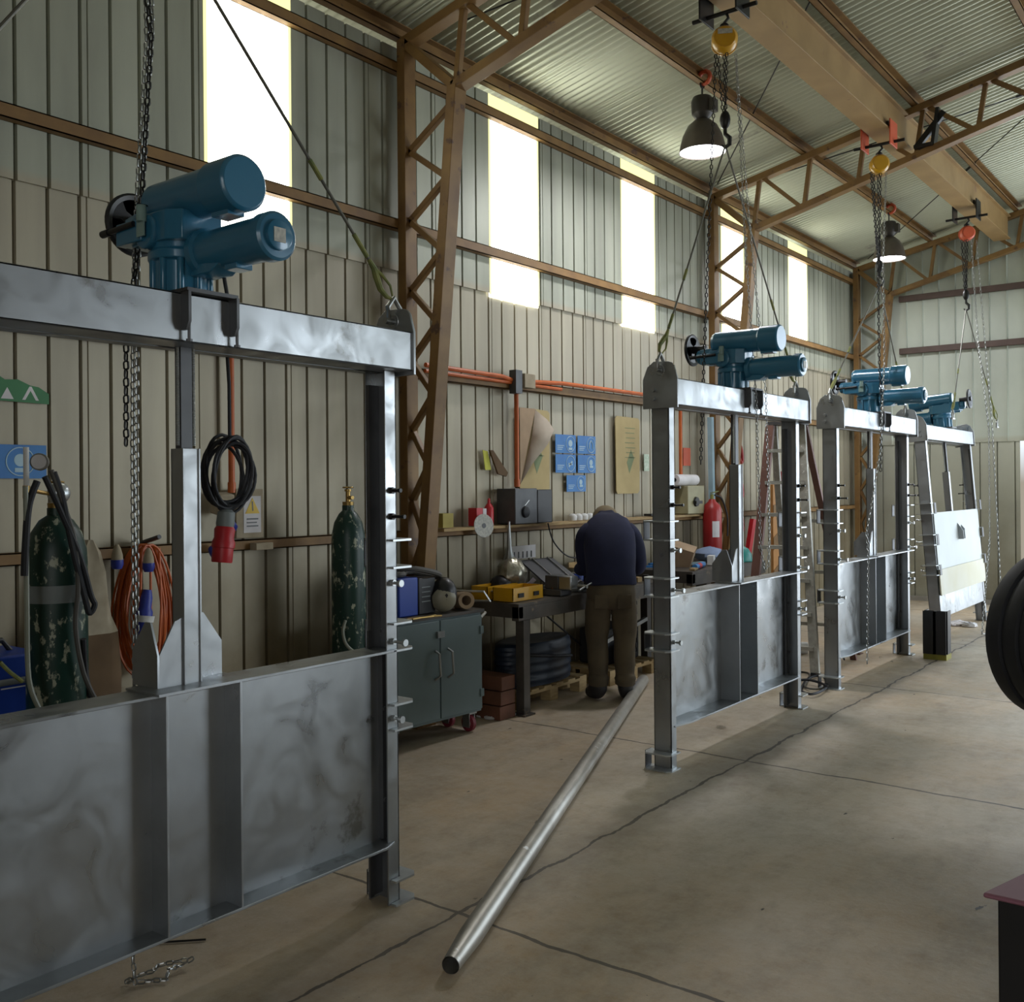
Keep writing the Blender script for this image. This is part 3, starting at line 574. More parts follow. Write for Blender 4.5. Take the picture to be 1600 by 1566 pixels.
# ------------------------------------------------------------------ high-bay lamps
def lamp(px, top, lab):
    Y = px
    t = thing('high_bay_lamp', (-3.65, Y, 4.25), lab, 'hanging lamp', 'high bay lamps under the roof')
    x = -3.65; zt = roofz(x)-.13
    MB().tube([(x, Y, zt+.02), (x, Y, 4.74)], .008, 6).torus((x, Y, zt), (1, 0, 0), .03, .008, 12, 6).build('hook', 'chain_dark', t)
    MB().torus((x+.02, Y, zt+.05), (0, 1, 0), .05, .018, 16, 8).build('cable_loop', 'hook_red', t)
    hs = MB().lathe([(.045, 4.555), (.062, 4.57), (.085, 4.60), (.09, 4.70), (.075, 4.735), (.03, 4.745)], (x, Y, 0), n=24)
    hs.bx(x+.05, x+.12, Y-.04, Y+.04, 4.60, 4.70); hs.build('ballast_housing', 'hiblack', t, bev=.003)
    sh = MB(); prof = [(.045, 4.56), (.07, 4.545), (.12, 4.50), (.16, 4.42), (.18, 4.34), (.188, 4.29)]
    prof += [(.184, 4.29), (.176, 4.34), (.155, 4.42), (.115, 4.49), (.06, 4.535)]
    sh.lathe(prof, (x, Y, 0), n=32); s_ = sh.build('lamp_shade', 'shade', t)
    MB().lathe([(.06, 4.335), (.13, 4.305), (.178, 4.302), (.182, 4.30), (.10, 4.285), (.02, 4.28)], (x, Y, 0), n=32).build('diffuser', 'glow', t)
    l = bpy.data.lights.new('lamp_light', 'AREA'); l.shape = 'DISK'; l.size = .34; l.energy = 32; l.color = (.95, .95, 1.0)
    lo = bpy.data.objects.new('lamp_light', l); col.objects.link(lo); lo.parent = t; lo.location = (0, 0, .02)
lamp(7.28, 0, 'nearer glowing dome lamp hanging left of the first yellow hoist')
lamp(12.15, 0, 'farther glowing dome lamp hanging below the far roof bay')
#PART2
# ------------------------------------------------------------------ long pipe on the floor
pa = Vector((-2.14, 2.42, .042)); pb_ = Vector((-4.03, 6.92, .042)); pd = (pb_-pa).normalized()
pp = MB().tube([pa, pa+pd*.22, pa+pd*.25, pb_], [.030, .042, .042, .042], 20, cap=False).tube([pa+pd*.004, pa+pd*.22, pb_], [.025, .036, .036], 20, cap=False)
tag(pp.build('steel_pipe', 'pipe'), 'long galvanised steel pipe lying diagonally across the concrete floor', 'pipe')

# ------------------------------------------------------------------ wall fittings
XW = W+.025
def wp(px, py, x=XW): return on(px, py, 'X', x)
def rect_on_wall(mb, y0, y1, z0, z1, x=XW+.002, th=.003): return mb.bx(x, x+th, y0, y1, z0, z1)
def conduit(Y, z0, z1, lab, x=XW+.045):
    mb = MB().tube([(x+.02, Y, z1), (x, Y, z1-.05), (x, Y, z0)], .018, 10); mb.cyl((x, Y, z0), (x, Y, z0+.06), .023, n=10)
    tag(mb.build('orange_conduit', 'orange'), lab, 'conduit', 'vertical orange conduits')
conduit(3.46, 1.58, 2.40, 'vertical orange conduit left of the nearest gate stem, behind the black cable coil', )
conduit(6.12, 1.60, 2.40, 'vertical orange conduit in front of the curled cardboard sheet')
conduit(8.80, 1.62, 2.40, 'vertical orange conduit above the beige switch box')
tag(MB().tube([(XW+.075, -1, 2.45), (XW+.075, 4.75, 2.45)], .017, 8).build('orange_conduit', 'orange'), 'horizontal orange conduit along the girt behind the nearest gate', 'conduit')
tag(MB().tube([(XW+.075, 5.05, 2.45), (XW+.08, 5.9, 2.44), (XW+.075, 6.05, 2.42), (XW+.075, 6.3, 2.43), (XW+.075, 6.7, 2.45), (XW+.075, 9.3, 2.45)], .017, 8).tube([(XW+.07, 5.05, 2.41), (XW+.07, 6.7, 2.40)], .014, 8).build('orange_conduit', 'orange'), 'horizontal orange conduit along the girt over the cardboard and posters', 'conduit')
t = thing('junction_box', (XW+.06, 6.15, 2.36), 'small pale junction box with dark strap on the conduit girt', 'junction box')
MB().bx(XW+.055, XW+.13, 6.12, 6.26, 2.37, 2.48).build('box', 'canvas', t, bev=.004); MB().bx(XW+.055, XW+.12, 6.02, 6.10, 2.32, 2.50).build('strap_plate', 'steel_dark', t)
# torn green sign
mb = MB().prism([(2.0, 2.03), (2.43, 2.02), (2.43, 2.07), (2.38, 2.10), (2.34, 2.105), (2.28, 2.13), (2.22, 2.125), (2.18, 2.15), (2.0, 2.16)], XW+.003, XW+.006, lambda u, v, w_: (w_, u, v))
t = mb.build('torn_sign', 'greensign'); tag(t, 'torn green sign with white arrows on the left wall', 'sign')
pm = MB()
for a in ([(2.30, 2.035), (2.335, 2.10), (2.345, 2.10), (2.38, 2.035), (2.365, 2.035), (2.34, 2.08), (2.315, 2.035)], [(2.20, 2.035), (2.23, 2.09), (2.26, 2.035)]):
    pm.prism(a, XW+.006, XW+.0065, lambda u, v, w_: (w_, u, v))
pm.build('white_print', 'paper', t)
# posters: blue panels with round white pictograms
def poster(y0, y1, z0, z1, lab, split=.5, icon='ring', group='blue safety posters on the left wall', bars=True, inkcol='bposter'):
    p = rect_on_wall(MB(), y0, y1, z0, z1).build('safety_poster', 'poster'); tag(p, lab, 'poster', group)
    w_, h_ = y1-y0, z1-z0; x = XW+.0052; cy = y0+w_*.73; cz = (z0+z1)/2; r = min(h_*.42, w_*.24)
    ic = MB().torus((x, cy, cz), (1,0,0), r, r*.05, 28, 4)
    if icon == 'head': ic.lathe([(r*.45, 0), (r*.45, .001)], (x, cy, cz+r*.1), (1,0,0), 16); ic.bx(x, x+.001, cy-r*.4, cy+r*.4, cz-r*.75, cz-r*.45)
    if icon == 'arch': ic.tube([(x, cy-r*.4, cz-r*.5), (x, cy-r*.35, cz+r*.2), (x, cy, cz+r*.6), (x, cy+r*.35, cz+r*.2), (x, cy+r*.4, cz-r*.5)], r*.09, 6)
    if icon == 'glove': ic.bar((x, cy-r*.4, cz-r*.4), (x, cy+r*.4, cz+r*.3), r*.25, .002, (1,0,0)); ic.bar((x, cy-r*.5, cz), (x, cy+r*.5, cz-r*.1), r*.2, .002, (1,0,0))
    if icon == 'boot': ic.lathe([(r*.4, 0), (r*.4, .001)], (x, cy, cz+r*.2), (1,0,0), 10); ic.bx(x, x+.001, cy-r*.3, cy+r*.5, cz-r*.5, cz-r*.2)
    ic.build('pictogram', inkcol, p)
    tx = MB()
    for k in range(3): tx.bx(x, x+.0008, y0+w_*.08, y0+w_*(.42-.05*k), z0+h_*(.38-.10*k), z0+h_*(.42-.10*k))
    tx.build('print_lines', inkcol, p)
    return p
poster(6.70, 7.0, 1.88, 2.035, 'blue poster with round head pictogram, upper left of the cluster', icon='head')
poster(7.03, 7.31, 1.88, 2.035, 'blue poster with arch pictogram, upper right of the cluster', icon='arch')
poster(6.70, 7.0, 1.715, 1.87, 'blue poster with glove pictogram, lower left of the cluster', icon='glove')
poster(7.03, 7.31, 1.715, 1.87, 'darker blue poster with boot pictogram, lower right of the cluster', icon='boot')
poster(6.86, 7.15, 1.555, 1.695, 'small faded blue poster by itself at the bottom of the cluster', icon='boot')
poster(1.95, 2.415, 1.66, 1.82, 'blue safety sign on the wall behind the gas bottle regulator', icon='head', group=None)
# cardboard sheets
def card(name, poly, lab, curl=None):
    p = MB().prism(poly, XW+.004, XW+.012, lambda u, v, w_: (w_, u, v)).build(name, 'card'); tag(p, lab, 'cardboard', 'cardboard sheets hung on the wall')
    if curl: f_ = curl.build('curled_flap', mat('cardboard_back_face', (.50, .42, .33), .85), p); f_.modifiers.new('thick', 'SOLIDIFY').thickness = .003
    st = MB()
    y0 = min(q[0] for q in poly); y1 = max(q[0] for q in poly); z1 = max(q[1] for q in poly)
    for k in range(7): st.bx(XW+.0125, XW+.0132, y0+(y1-y0)*(.38+.02*(k % 3)), y0+(y1-y0)*(.8-.03*(k % 2)), z1-.10-k*.045, z1-.106-k*.045)
    st.prism([(y0+(y1-y0)*.45, z1-.42), (y0+(y1-y0)*.62, z1-.30), (y0+(y1-y0)*.75, z1-.38), (y0+(y1-y0)*.55, z1-.52)], XW+.0125, XW+.0132, lambda u, v, w_: (w_, u, v))
    st.build('faded_print', mat('faded_print_ink', (.24, .30, .16), .8), p); return p
cl = MB().add([(XW+.015, 6.41, 2.22), (XW+.07, 6.50, 2.14), (XW+.10, 6.55, 2.06), (XW+.10, 6.46, 1.94), (XW+.06, 6.30, 1.78), (XW+.016, 6.20, 1.62), (XW+.03, 6.34, 2.0), (XW+.05, 6.40, 2.08)],
    [(0, 1, 7), (1, 2, 7), (2, 3, 6, 7), (3, 4, 6), (4, 5, 6), (0, 7, 6)])
card('cardboard_sheet', [(6.20, 1.54), (6.22, 1.51), (6.56, 1.50), (6.60, 1.53), (6.61, 2.20), (6.58, 2.22), (6.40, 2.225), (6.28, 1.9), (6.20, 1.62)], 'cardboard sheet with its upper left corner curled over, behind the conduit', cl)
cf = MB().prism([(6.19, 2.225), (6.40, 2.225), (6.19, 1.62)], XW+.02, XW+.024, lambda u, v, w_: (w_, u, v))
o = cf.build('cardboard_backing', 'cardb'); tag(o, 'brown cardboard triangle behind the curled sheet and orange conduit', 'cardboard')
card('cardboard_sheet', [(7.64, 1.56), (7.66, 1.53), (8.02, 1.53), (8.05, 1.56), (8.06, 2.21), (8.03, 2.23), (7.66, 2.235), (7.63, 2.2)], 'flat yellowed cardboard sheet with stains, right of the blue posters')
tag(MB().bx(XW+.002, XW+.006, 8.15, 8.24, 1.74, 1.90).build('green_notice', mat('green_white_notice', (.35, .5, .35), .6, c2=(.7, .75, .65), scale=40)), 'tiny green and white notice beside the second gate', 'notice')
tag(MB().bx(XW+.002, XW+.008, 8.93, 9.08, 1.80, 1.98).build('red_notice', 'hook_red'), 'orange red notice on the wall above the bench extinguisher', 'notice')
# yellow tag and peeling strip
tag(MB().prism([(5.74, 1.88), (5.80, 1.87), (5.84, 1.73), (5.77, 1.73)], XW+.01, XW+.014, lambda u, v, w_: (w_, u, v)).build('yellow_tag', mat('lemon_tag', (.62, .62, .08), .7)), 'small lemon yellow tag hanging on the wall left of the curled cardboard', 'tag')
tag(MB().prism([(5.80, 1.88), (5.84, 1.88), (6.02, 1.71), (6.0, 1.68), (5.90, 1.70)], XW+.02, XW+.035, lambda u, v, w_: (w_, u, v)).build('hanging_strap', 'leather'), 'brown strap peeling off the wall beside the yellow tag', 'strap')
# electrical warning box and lower boxes
t = thing('warning_box', (XW+.04, 3.57, 1.32), 'grey electrical box with yellow triangle warning label', 'electrical box')
MB().bx(XW, XW+.07, 3.47, 3.66, 1.32, 1.60).build('box', 'canvas', t, bev=.004)
MB().bx(XW+.071, XW+.0725, 3.52, 3.64, 1.35, 1.56).build('label_plate', 'paper', t, smooth=0)
MB().prism([(3.53, 1.46), (3.63, 1.46), (3.58, 1.55)], XW+.073, XW+.0745, lambda u, v, w_: (w_, u, v)).build('warning_triangle', 'yellowsign', t, smooth=0)
MB().bx(XW+.073, XW+.0745, 3.54, 3.62, 1.425, 1.433).bx(XW+.073, XW+.0745, 3.54, 3.61, 1.405, 1.412).bx(XW+.073, XW+.0745, 3.54, 3.62, 1.385, 1.392).build('print_lines', 'black', t, smooth=0)
MB().bar((XW+.0748, 3.582, 1.475), (XW+.0748, 3.578, 1.53), .008, .001, (1,0,0)).build('lightning_mark', 'black', t, smooth=0)
tag(MB().bx(XW+.06, XW+.12, 3.57, 3.69, 1.25, 1.29).build('terminal_block', 'canvas', bev=.003), 'small pale terminal block under the yellow warning label', 'terminal block')
t = thing('industrial_socket', (XW+.08, 3.36, 1.25), 'blue and cream industrial socket on the lowest girt', 'socket')
MB().obx((XW+.08, 3.37, 1.52), (.08, .10, .12), (0, .2, 0)).build('cream_housing', 'canvas', t, bev=.01)
MB().lathe([(.04, 0), (.045, .03), (.045, .06), (.03, .07)], (XW+.12, 3.36, 1.42), (.7, 0, -.7), 18).lathe([(.035, 0), (.04, .03), (.04, .06)], (XW+.10, 3.30, 1.28), (.7, 0, -.7), 18).build('blue_cover', 'bluep', t)

# ------------------------------------------------------------------ black cable coil with red plug hanging from the nearest actuator
XC = -2.90
cc = on(357, 740, 'X', XC); t = thing('cable_coil', tuple(cc), 'coiled black cable with red plug hanging from the nearest actuator', 'cable')
mb = MB()
for k in range(9):
    r1 = .082+R.uniform(-.012, .012); r2 = .118+R.uniform(-.012, .014); oy = R.uniform(-.012, .012); oz = R.uniform(-.012, .012); ox = R.uniform(-.02, .02); tl = R.uniform(-.35, .1)
    mb.tube([(cc.x+ox+.02*math.sin(a+k), cc.y+oy+r1*math.cos(a)*math.cos(tl)-r2*math.sin(a)*math.sin(tl)*.3, cc.z+oz+r2*math.sin(a)) for a in [2*pi*q/28 for q in range(28)]], .0062, 7, close=True)
mb.build('coil', 'rubber', t)
gl = Vector((-2.60, 1.90, 2.265))
MB().tube([tuple(gl), (-2.72, 2.0, 2.235), (-2.85, 2.09, 2.215), (-2.89, 2.12, 2.10), tuple(on(358, 600, 'X', XC)), tuple(on(359, 690, 'X', XC))], .0065, 8).tube([(cc.x, cc.y, cc.z-.11), tuple(on(360, 812, 'X', XC))], .0065, 8).build('cable', 'rubber', t)
pg = on(350, 850, 'X', XC)
pl = MB().lathe([(.034, -.085), (.036, -.08), (.036, -.035), (.040, -.033), (.040, -.015), (.034, .0), (.036, .03), (.030, .04)], (pg.x, pg.y, pg.z+.02), (0, .12, 1), 20).build('red_plug', 'red', t)
MB().lathe([(.030, .04), (.032, .05), (.030, .09), (.018, .10)], (pg.x, pg.y, pg.z+.02), (0, .12, 1), 16).build('cable_grip', 'grey', pl)
# ------------------------------------------------------------------ orange cable coil on the wall
oc = Vector((XW+.12, 2.87, 1.0)); t = thing('extension_cord', (oc.x, oc.y, .62), 'looped orange extension cords with blue plugs hanging on the wall', 'cord')
mb = MB()
for k in range(16):
    w_ = R.uniform(.09, .155); h_ = R.uniform(.30, .36); ox = R.uniform(-.05, .05); oy = R.uniform(-.02, .02); lean = R.uniform(-.1, .1)
    mb.tube([(oc.x+ox, oc.y+oy+w_*math.cos(a)*(1-.25*math.sin(a))+lean*(h_*math.sin(a))*.2, 1.32-h_+h_*math.sin(a)+(.0 if math.sin(a) > 0 else .02*k/16)) for a in [2*pi*q/26 for q in range(26)]], .0065, 6, close=True)
for k in range(3): mb.tube([(oc.x+.03, 2.83+.05*k, 1.30), (oc.x+.06, 2.80+.06*k, 1.0), (oc.x+.05, 2.80+.05*k, .62), (oc.x+.02, 2.90+.02*k, .56)], .0065, 6)
mb.build('loops', 'orange', t)
MB().cyl((XW+.02, 2.9, 1.32), (XW+.20, 2.9, 1.36), .012, n=8).build('peg', 'steel_dark', t)
for py, px in ((850+20, 183), (875, 232)):
    p = on(px, py, 'X', XW+.20); c_ = MB().lathe([(.022, 0), (.03, .02), (.03, .045)], (p.x, p.y, p.z-.06), (0,0,1), 14).build('blue_plug', 'bluep', t)
    MB().lathe([(.028, .045), (.026, .07), (.018, .10), (.008, .12)], (p.x, p.y, p.z-.06), (0,0,1), 14).build('plug_grip', 'canvas', c_)
p = on(225, 965, 'X', XW+.20); MB().lathe([(.02, -.12), (.03, -.10), (.032, -.03), (.04, -.02), (.04, .03), (.03, .05), (.03, .10), (.02, .14)], p, (0, .15, 1), 14).build('blue_connector', 'bluep', t)
MB().lathe([(.045, -.012), (.048, .02)], (p.x+.005, p.y, p.z-.01), (0, .15, 1), 14).build('connector_ring', 'white', t)

# ------------------------------------------------------------------ gas bottles
def bottle(x, y, r, h, name, lab, valve=True):
    t = thing(name, (x, y, 0), lab, 'gas cylinder', 'green gas bottles')
    MB().lathe([(r*.9, 0), (r, .02), (r, h-.20), (r*.97, h-.14), (r*.82, h-.07), (r*.55, h-.02), (.035, h), (.035, h+.03)], (x, y, 0), n=36).build('bottle', 'green_gas', t)
    if valve:
        v = MB().lathe([(.032, h+.03), (.034, h+.05), (.014, h+.052), (.014, h+.11), (.02, h+.112), (.02, h+.125)], (x, y, 0), n=16); v.cyl((x, y, h+.075), (x+.05, y-.01, h+.075), .011, n=10); vb = v.build('valve', 'brass', t)
        MB().torus((x, y, h+.135), (0,0,1), .028, .005, 14, 6).bar((x-.028, y, h+.135), (x+.028, y, h+.135), .006, .006).build('handwheel', 'brass', vb)
    return t
t1 = bottle(-3.95, 2.06, .118, 1.50, 'gas_bottle', 'worn dark green gas bottle with gauge and hoses, at far left')
g = MB(); x, y, h = -3.95, 2.06, 1.50
rg = g.ell((x+.04, y-.01, h+.09), (.045, .045, .045)).cyl((x, y, h+.075), (x+.10, y-.03, h+.09), .014, n=10).build('regulator', 'bright', t1)
gc = on(62, 722, 'X', -3.85)
MB().lathe([(.030, -.012), (.034, -.01), (.034, .012), (.031, .014)], gc, (.75, -.65, .05), 24).build('pressure_gauge', 'chain', rg)
MB().lathe([(.028, .0142), (.028, .0156)], gc, (.75, -.65, .05), 24).build('gauge_dial', 'paper', rg, smooth=0)
fm = on(41, 735, 'X', -3.85)
MB().cyl((fm.x, fm.y, fm.z-.06), (fm.x, fm.y, fm.z+.09), .011, n=10).build('flow_tube', 'white', rg)
MB().cyl((fm.x, fm.y, fm.z-.11), (fm.x, fm.y, fm.z-.06), .014, n=10).cyl((fm.x, fm.y, fm.z-.075), (x+.03, y, h+.08), .008, n=8).build('flow_fitting', 'brass', rg)
MB().lathe([(.1195, 1.15), (.1205, 1.16), (.1205, 1.215), (.1195, 1.22)], (x, y, 0), n=36).build('grey_band', 'grey', t1)
def hose(pts_, r, m_, lab, par=None, name='hose'):
    vv = [Vector(p) for p in pts_]; out = []
    for i in range(len(vv)-1):
        p0, p1, p2, p3 = vv[max(i-1, 0)], vv[i], vv[i+1], vv[min(i+2, len(vv)-1)]
        for k in range(6):
            u = k/6; out.append(.5*((2*p1)+(-p0+p2)*u+(2*p0-5*p1+4*p2-p3)*u*u+(-p0+3*p1-3*p2+p3)*u**3))
    out.append(vv[-1]); o_ = MB().tube(out, r, 8).build(name, m_, par)
    if par is None and lab: tag(o_, lab, 'hose')
    return o_
H = lambda *ps, X=-3.80: [tuple(on(a, b, 'X', X)) for a, b in ps]
hose(H((80, 735), (100, 790), (118, 850), (122, 920), (118, 980), (130, 1050), (150, 1095)), .010, 'hose', None, t1, 'grey_hose')
hose(H((70, 745), (95, 800), (125, 870), (142, 930), (148, 945), (140, 958), (133, 935), (112, 850), (98, 780), (84, 738)), .012, 'rubber', None, t1, 'black_hose')
hose(H((58, 752), (45, 790), (40, 850), (38, 900)), .014, 'rubber', None, t1, 'black_hose')
hose(H((40, 760), (41, 850), (42, 950), (45, 1060), (62, 1110)), .010, 'glasshose', None, t1, 'clear_hose')
hose(H((0, 1035), (15, 1050), (35, 1065)), .008, 'ytape', None, t1, 'yellow_hose')
hose([(-3.82, 2.10, 1.0), (-3.86, 2.14, .8), (-3.80, 2.2, .5), (-3.78, 2.16, .25), (-3.75, 2.3, .02)], .012, 'rubber', None, t1, 'black_hose')
bottle(-4.34, 4.03, .10, 1.47, 'gas_bottle', 'scratched green gas bottle behind the post of the nearest gate')
hose([(-4.24, 3.91, .84), (-4.23, 3.88, .78), (-4.22, 3.90, .70), (-4.20, 3.98, .64), (-4.2, 4.10, .62)], .009, 'glasshose', 'pale hose looped round the scratched green gas bottle')
# apron hanging behind the bottle
ap = MB(); vs = []; fs = []; A0 = Vector((XW+.16, 2.53, 0)); nA = 14
zs_ = [1.36, 1.30, 1.2, 1.08, .98, .90, .7, .4, .1, .02]; ws_ = [.02, .06, .09, .11, .12, .15, .17, .18, .18, .17]
for z, w_ in zip(zs_, ws_):
    for k in range(nA): a = 2*pi*k/nA; vs.append((A0.x+.045*math.sin(a)*(1+.3*math.sin(3*a)), A0.y+w_*math.cos(a)*(1+.08*math.sin(5*a+z*9)), z))
for i in range(len(zs_)-1):
    for k in range(nA): k2 = (k+1) % nA; fs.append((i*nA+k, i*nA+k2, (i+1)*nA+k2, (i+1)*nA+k))
fs += [tuple(range(nA)), tuple(range((len(zs_)-1)*nA, len(zs_)*nA))]
cut = 5*nA
t = thing('work_apron', (A0.x, A0.y, .02), 'brown suede apron with pale canvas top hanging on the wall', 'apron')
MB().add(vs[:6*nA], [f for f in fs if max(f) < 6*nA]).build('canvas_top', 'canvas', t); MB().add(vs[5*nA:], [tuple(i-5*nA for i in f) for f in fs if min(f) >= 5*nA]).build('suede_skirt', 'leather', t)
# blue welding machine and cart rails at the far left
t = thing('welding_machine', (-4.1, 1.85, .02), 'blue welding machine at the left edge behind the gas bottle', 'welder')
wb = MB().bx(-4.46, -4.14, 1.60, 2.10, .62, .92); wb.build('case', 'welder', t, bev=.01)
MB().bx(-4.45, -4.15, 1.58, 1.60, .63, .91).build('front_panel', 'black', t); MB().tube([(-4.30, 1.80, .91), (-4.30, 1.83, .96), (-4.30, 2.00, .965), (-4.30, 2.04, .91)], .012, 8).build('handle', 'black', t)
MB().bx(-4.139, -4.137, 1.92, 2.05, .80, .806).bx(-4.139, -4.137, 1.92, 2.03, .785, .79).build('print_lines', 'paper', t)
t = thing('trolley_frame', (-3.85, 1.8, 0), 'grey tube trolley rails under the blue welding machine', 'trolley')
for z in (.82, .60, .30): MB().cyl((-4.10, 1.2, z), (-4.10, 2.12, z), .014, n=10).build('rail', 'grey', t)
for yy in (1.25, 2.10): MB().cyl((-4.10, yy, 0), (-4.10, yy, .84), .014, n=10).cyl((-4.50, yy, .60), (-4.10, yy, .60), .012, n=8).cyl((-4.50, yy, 0), (-4.50, yy, .62), .012, n=8).build('upright', 'grey', t)
MB().bx(-4.50, -4.10, 1.25, 2.10, .605, .618).build('deck', 'steel_dark', t)
# marks on the wall and rod on floor
tag(MB().cyl((-3.16, 1.95, .006), (-3.01, 2.10, .006), .004, n=6).build('thin_rod', 'chain_dark'), 'thin dark rod lying on the floor under the nearest gate', 'rod')

# ------------------------------------------------------------------ cabinet on castors
CX, CY = -4.17, 4.62; ang = math.radians(-2)
t = thing('tool_cabinet', (CX, CY, 0), 'grey green steel cabinet on castors beside the nearest gate', 'cabinet', local=True)
t.rotation_euler[2] = math.radians(-3)
MB().bx(-.30, 0, -.42, .40, .13, .78).build('carcass', 'cabinet', t, local=True, bev=.004)
MB().bx(-.31, .015, -.44, .42, .78, .80).build('top_sheet', 'bench', t, local=True)
for s, a, b in ((-1, -.40, .0), (1, .01, .39)):
    d = MB().bx(.002, .018, a, b, .15, .765).build('door', 'cabinet', t, local=True, bev=.003)
    hy = -.04 if s < 0 else .075
    MB().tube([(.018, hy, .58), (.055, hy, .565), (.055, hy+.01, .43), (.018, hy, .40)], .008, 8).build('handle', 'chain', d, local=True)
    MB().bx(.018, .026, (.37 if s > 0 else -.40), (.40 if s > 0 else -.37), .23, .28).bx(.018, .026, (.37 if s > 0 else -.40), (.40 if s > 0 else -.37), .64, .69).build('hinge', 'cabinet', d, local=True)
MB().bx(.018, .034, -.03, .03, .66, .70).build('hasp', 'chain', t, local=True)
MB().tube([(-.28, .41, .74), (-.24, .50, .76), (-.05, .50, .76), (-.01, .41, .74)], .010, 8).build('side_handle', 'alu', t, local=True)
for a, b in ((-.05, .33), (-.05, -.36), (-.24, .33), (-.24, -.36)):
    c_ = MB().bx(a-.03, a+.03, b-.028, b-.022, .03, .125).bx(a-.03, a+.03, b+.022, b+.028, .03, .125).bx(a-.04, a+.04, b-.035, b+.035, .118, .13).build('castor', 'chain', t, local=True)
    MB().lathe([(.045, -.016), (.055, -.012), (.055, .012), (.045, .016)], (a, b, .055), (0,1,0), 20).build('wheel', mat('red_castor_wheel', (.25, .03, .05), .5), c_, local=True)
    MB().lathe([(.03, -.018), (.03, .018)], (a, b, .055), (0,1,0), 16).build('wheel_hub', 'white', c_, local=True)
# things on the cabinet
zc = .80
t = thing('welding_power_unit', (-4.48, 4.52, zc), 'blue and black power unit standing on the cabinet', 'power unit')
MB().bx(-4.45, -4.25, 4.36, 4.53, zc+.002, zc+.24).build('case', 'welder', t, bev=.008); MB().bx(-4.45, -4.25, 4.535, 4.69, zc+.002, zc+.23).build('control_panel', 'black', t, bev=.006)
tx = MB()
for k in range(4): tx.bx(-4.249, -4.247, 4.56, 4.64, zc+.08+.03*k, zc+.086+.03*k)
tx.build('print_lines', 'grey', t)
hose([(-4.38, 4.34, zc+.262), (-4.30, 4.44, zc+.262), (-4.38, 4.54, zc+.262), (-4.42, 4.66, zc+.255), (-4.32, 4.78, zc+.22), (-4.26, 4.72, zc+.25), (-4.28, 4.54, zc+.29), (-4.38, 4.42, zc+.295)], .018, 'hose', 'dark hose bundle piled on top of the blue power unit')
t = thing('welding_mask', (-4.22, 4.74, zc), 'welding mask with pale visor lying on the cabinet', 'welding mask')
mk = MB(); mk.ell((-4.24, 4.76, zc+.115), (.085, .085, .11), 20, 12); mk.build('shell', 'black', t)
MB().lathe([(.02, .068), (.06, .062), (.08, .040)], (-4.235, 4.745, zc+.09), (.75, -.62, -.15), 20).build('visor', 'helmet', t)
t = thing('cardboard_tube', (-4.1, 4.93, zc), 'short beige cardboard tube lying on the cabinet edge', 'tube')
c_ = Vector((-4.22, 4.92, zc+.06)); d_ = Vector((.85, -.5, .1)).normalized()
MB().lathe([(.055, -.10), (.055, .08), (.032, .08), (.032, -.10)], c_, d_, 24).build('tube_wall', 'cardb', t)
tag(MB().lathe([(.006, 0), (.006, .26)], (-4.14, 4.30, zc+.008), (.15, 1, 0), 6).lathe([(.006, 0), (.006, .24)], (-4.16, 4.34, zc+.008), (.3, 1, 0), 6).lathe([(.006, 0), (.006, .22)], (-4.12, 4.34, zc+.008), (-.05, 1, 0), 6).build('welding_rods', 'brass', kind='stuff'), 'loose welding rods scattered on the cabinet top', 'rods')
t = thing('wire_spool_tray', (-4.25, 4.80, zc), 'grey wire tray hooked on the cabinet corner', 'tray')
MB().tube([(-4.36, 4.90, zc+.12), (-4.12, 5.02, zc+.115), (-4.10, 5.06, zc+.05), (-4.36, 5.0, zc+.04)], .008, 6, close=True).build('wire_frame', 'chain', t)

# ------------------------------------------------------------------ workbench
def bench(name, X0, X1, Y0, Y1, z, lab, legs):
    t = thing(name, ((X0+X1)/2, (Y0+Y1)/2, 0), lab, 'workbench')
    MB().bx(X0, X1, Y0, Y1, z-.02, z).build('tabletop', 'bench', t)
    MB().bx(X1-.06, X1, Y0, Y1, z-.12, z-.02).build('front_rail', 'bench', t, bev=.003); MB().bx(X0, X1, Y0, Y0+.05, z-.10, z-.02).build('end_rail', 'bench', t); MB().bx(X0, X0+.05, Y0, Y1, z-.10, z-.02).build('back_rail', 'bench', t)
    for lx, ly in legs: MB().bx(lx-.035, lx+.035, ly-.035, ly+.035, .012, z-.10).bx(lx-.06, lx+.06, ly-.06, ly+.06, 0, .012).build('leg', 'bench', t)
    return t
b1 = bench('workbench', -4.68, -4.14, 5.42, 7.60, .79, 'oily steel workbench crowded with tools beneath the cardboard sheets', ((-4.19, 5.53), (-4.60, 5.50), (-4.60, 7.55), (-4.19, 7.55)))
b2 = bench('workbench', -4.68, -3.95, 7.62, 9.15, .86, 'blue stained workbench behind the second gate and extinguisher', ((-4.0, 7.95), (-4.60, 7.95), (-4.60, 9.05), (-4.0, 9.05)))
MB().tube([(-4.62, 6.2, .70), (-4.62, 7.1, .15)], .008, 6).build('cross_brace', 'chain_dark', b1)
zb = .79
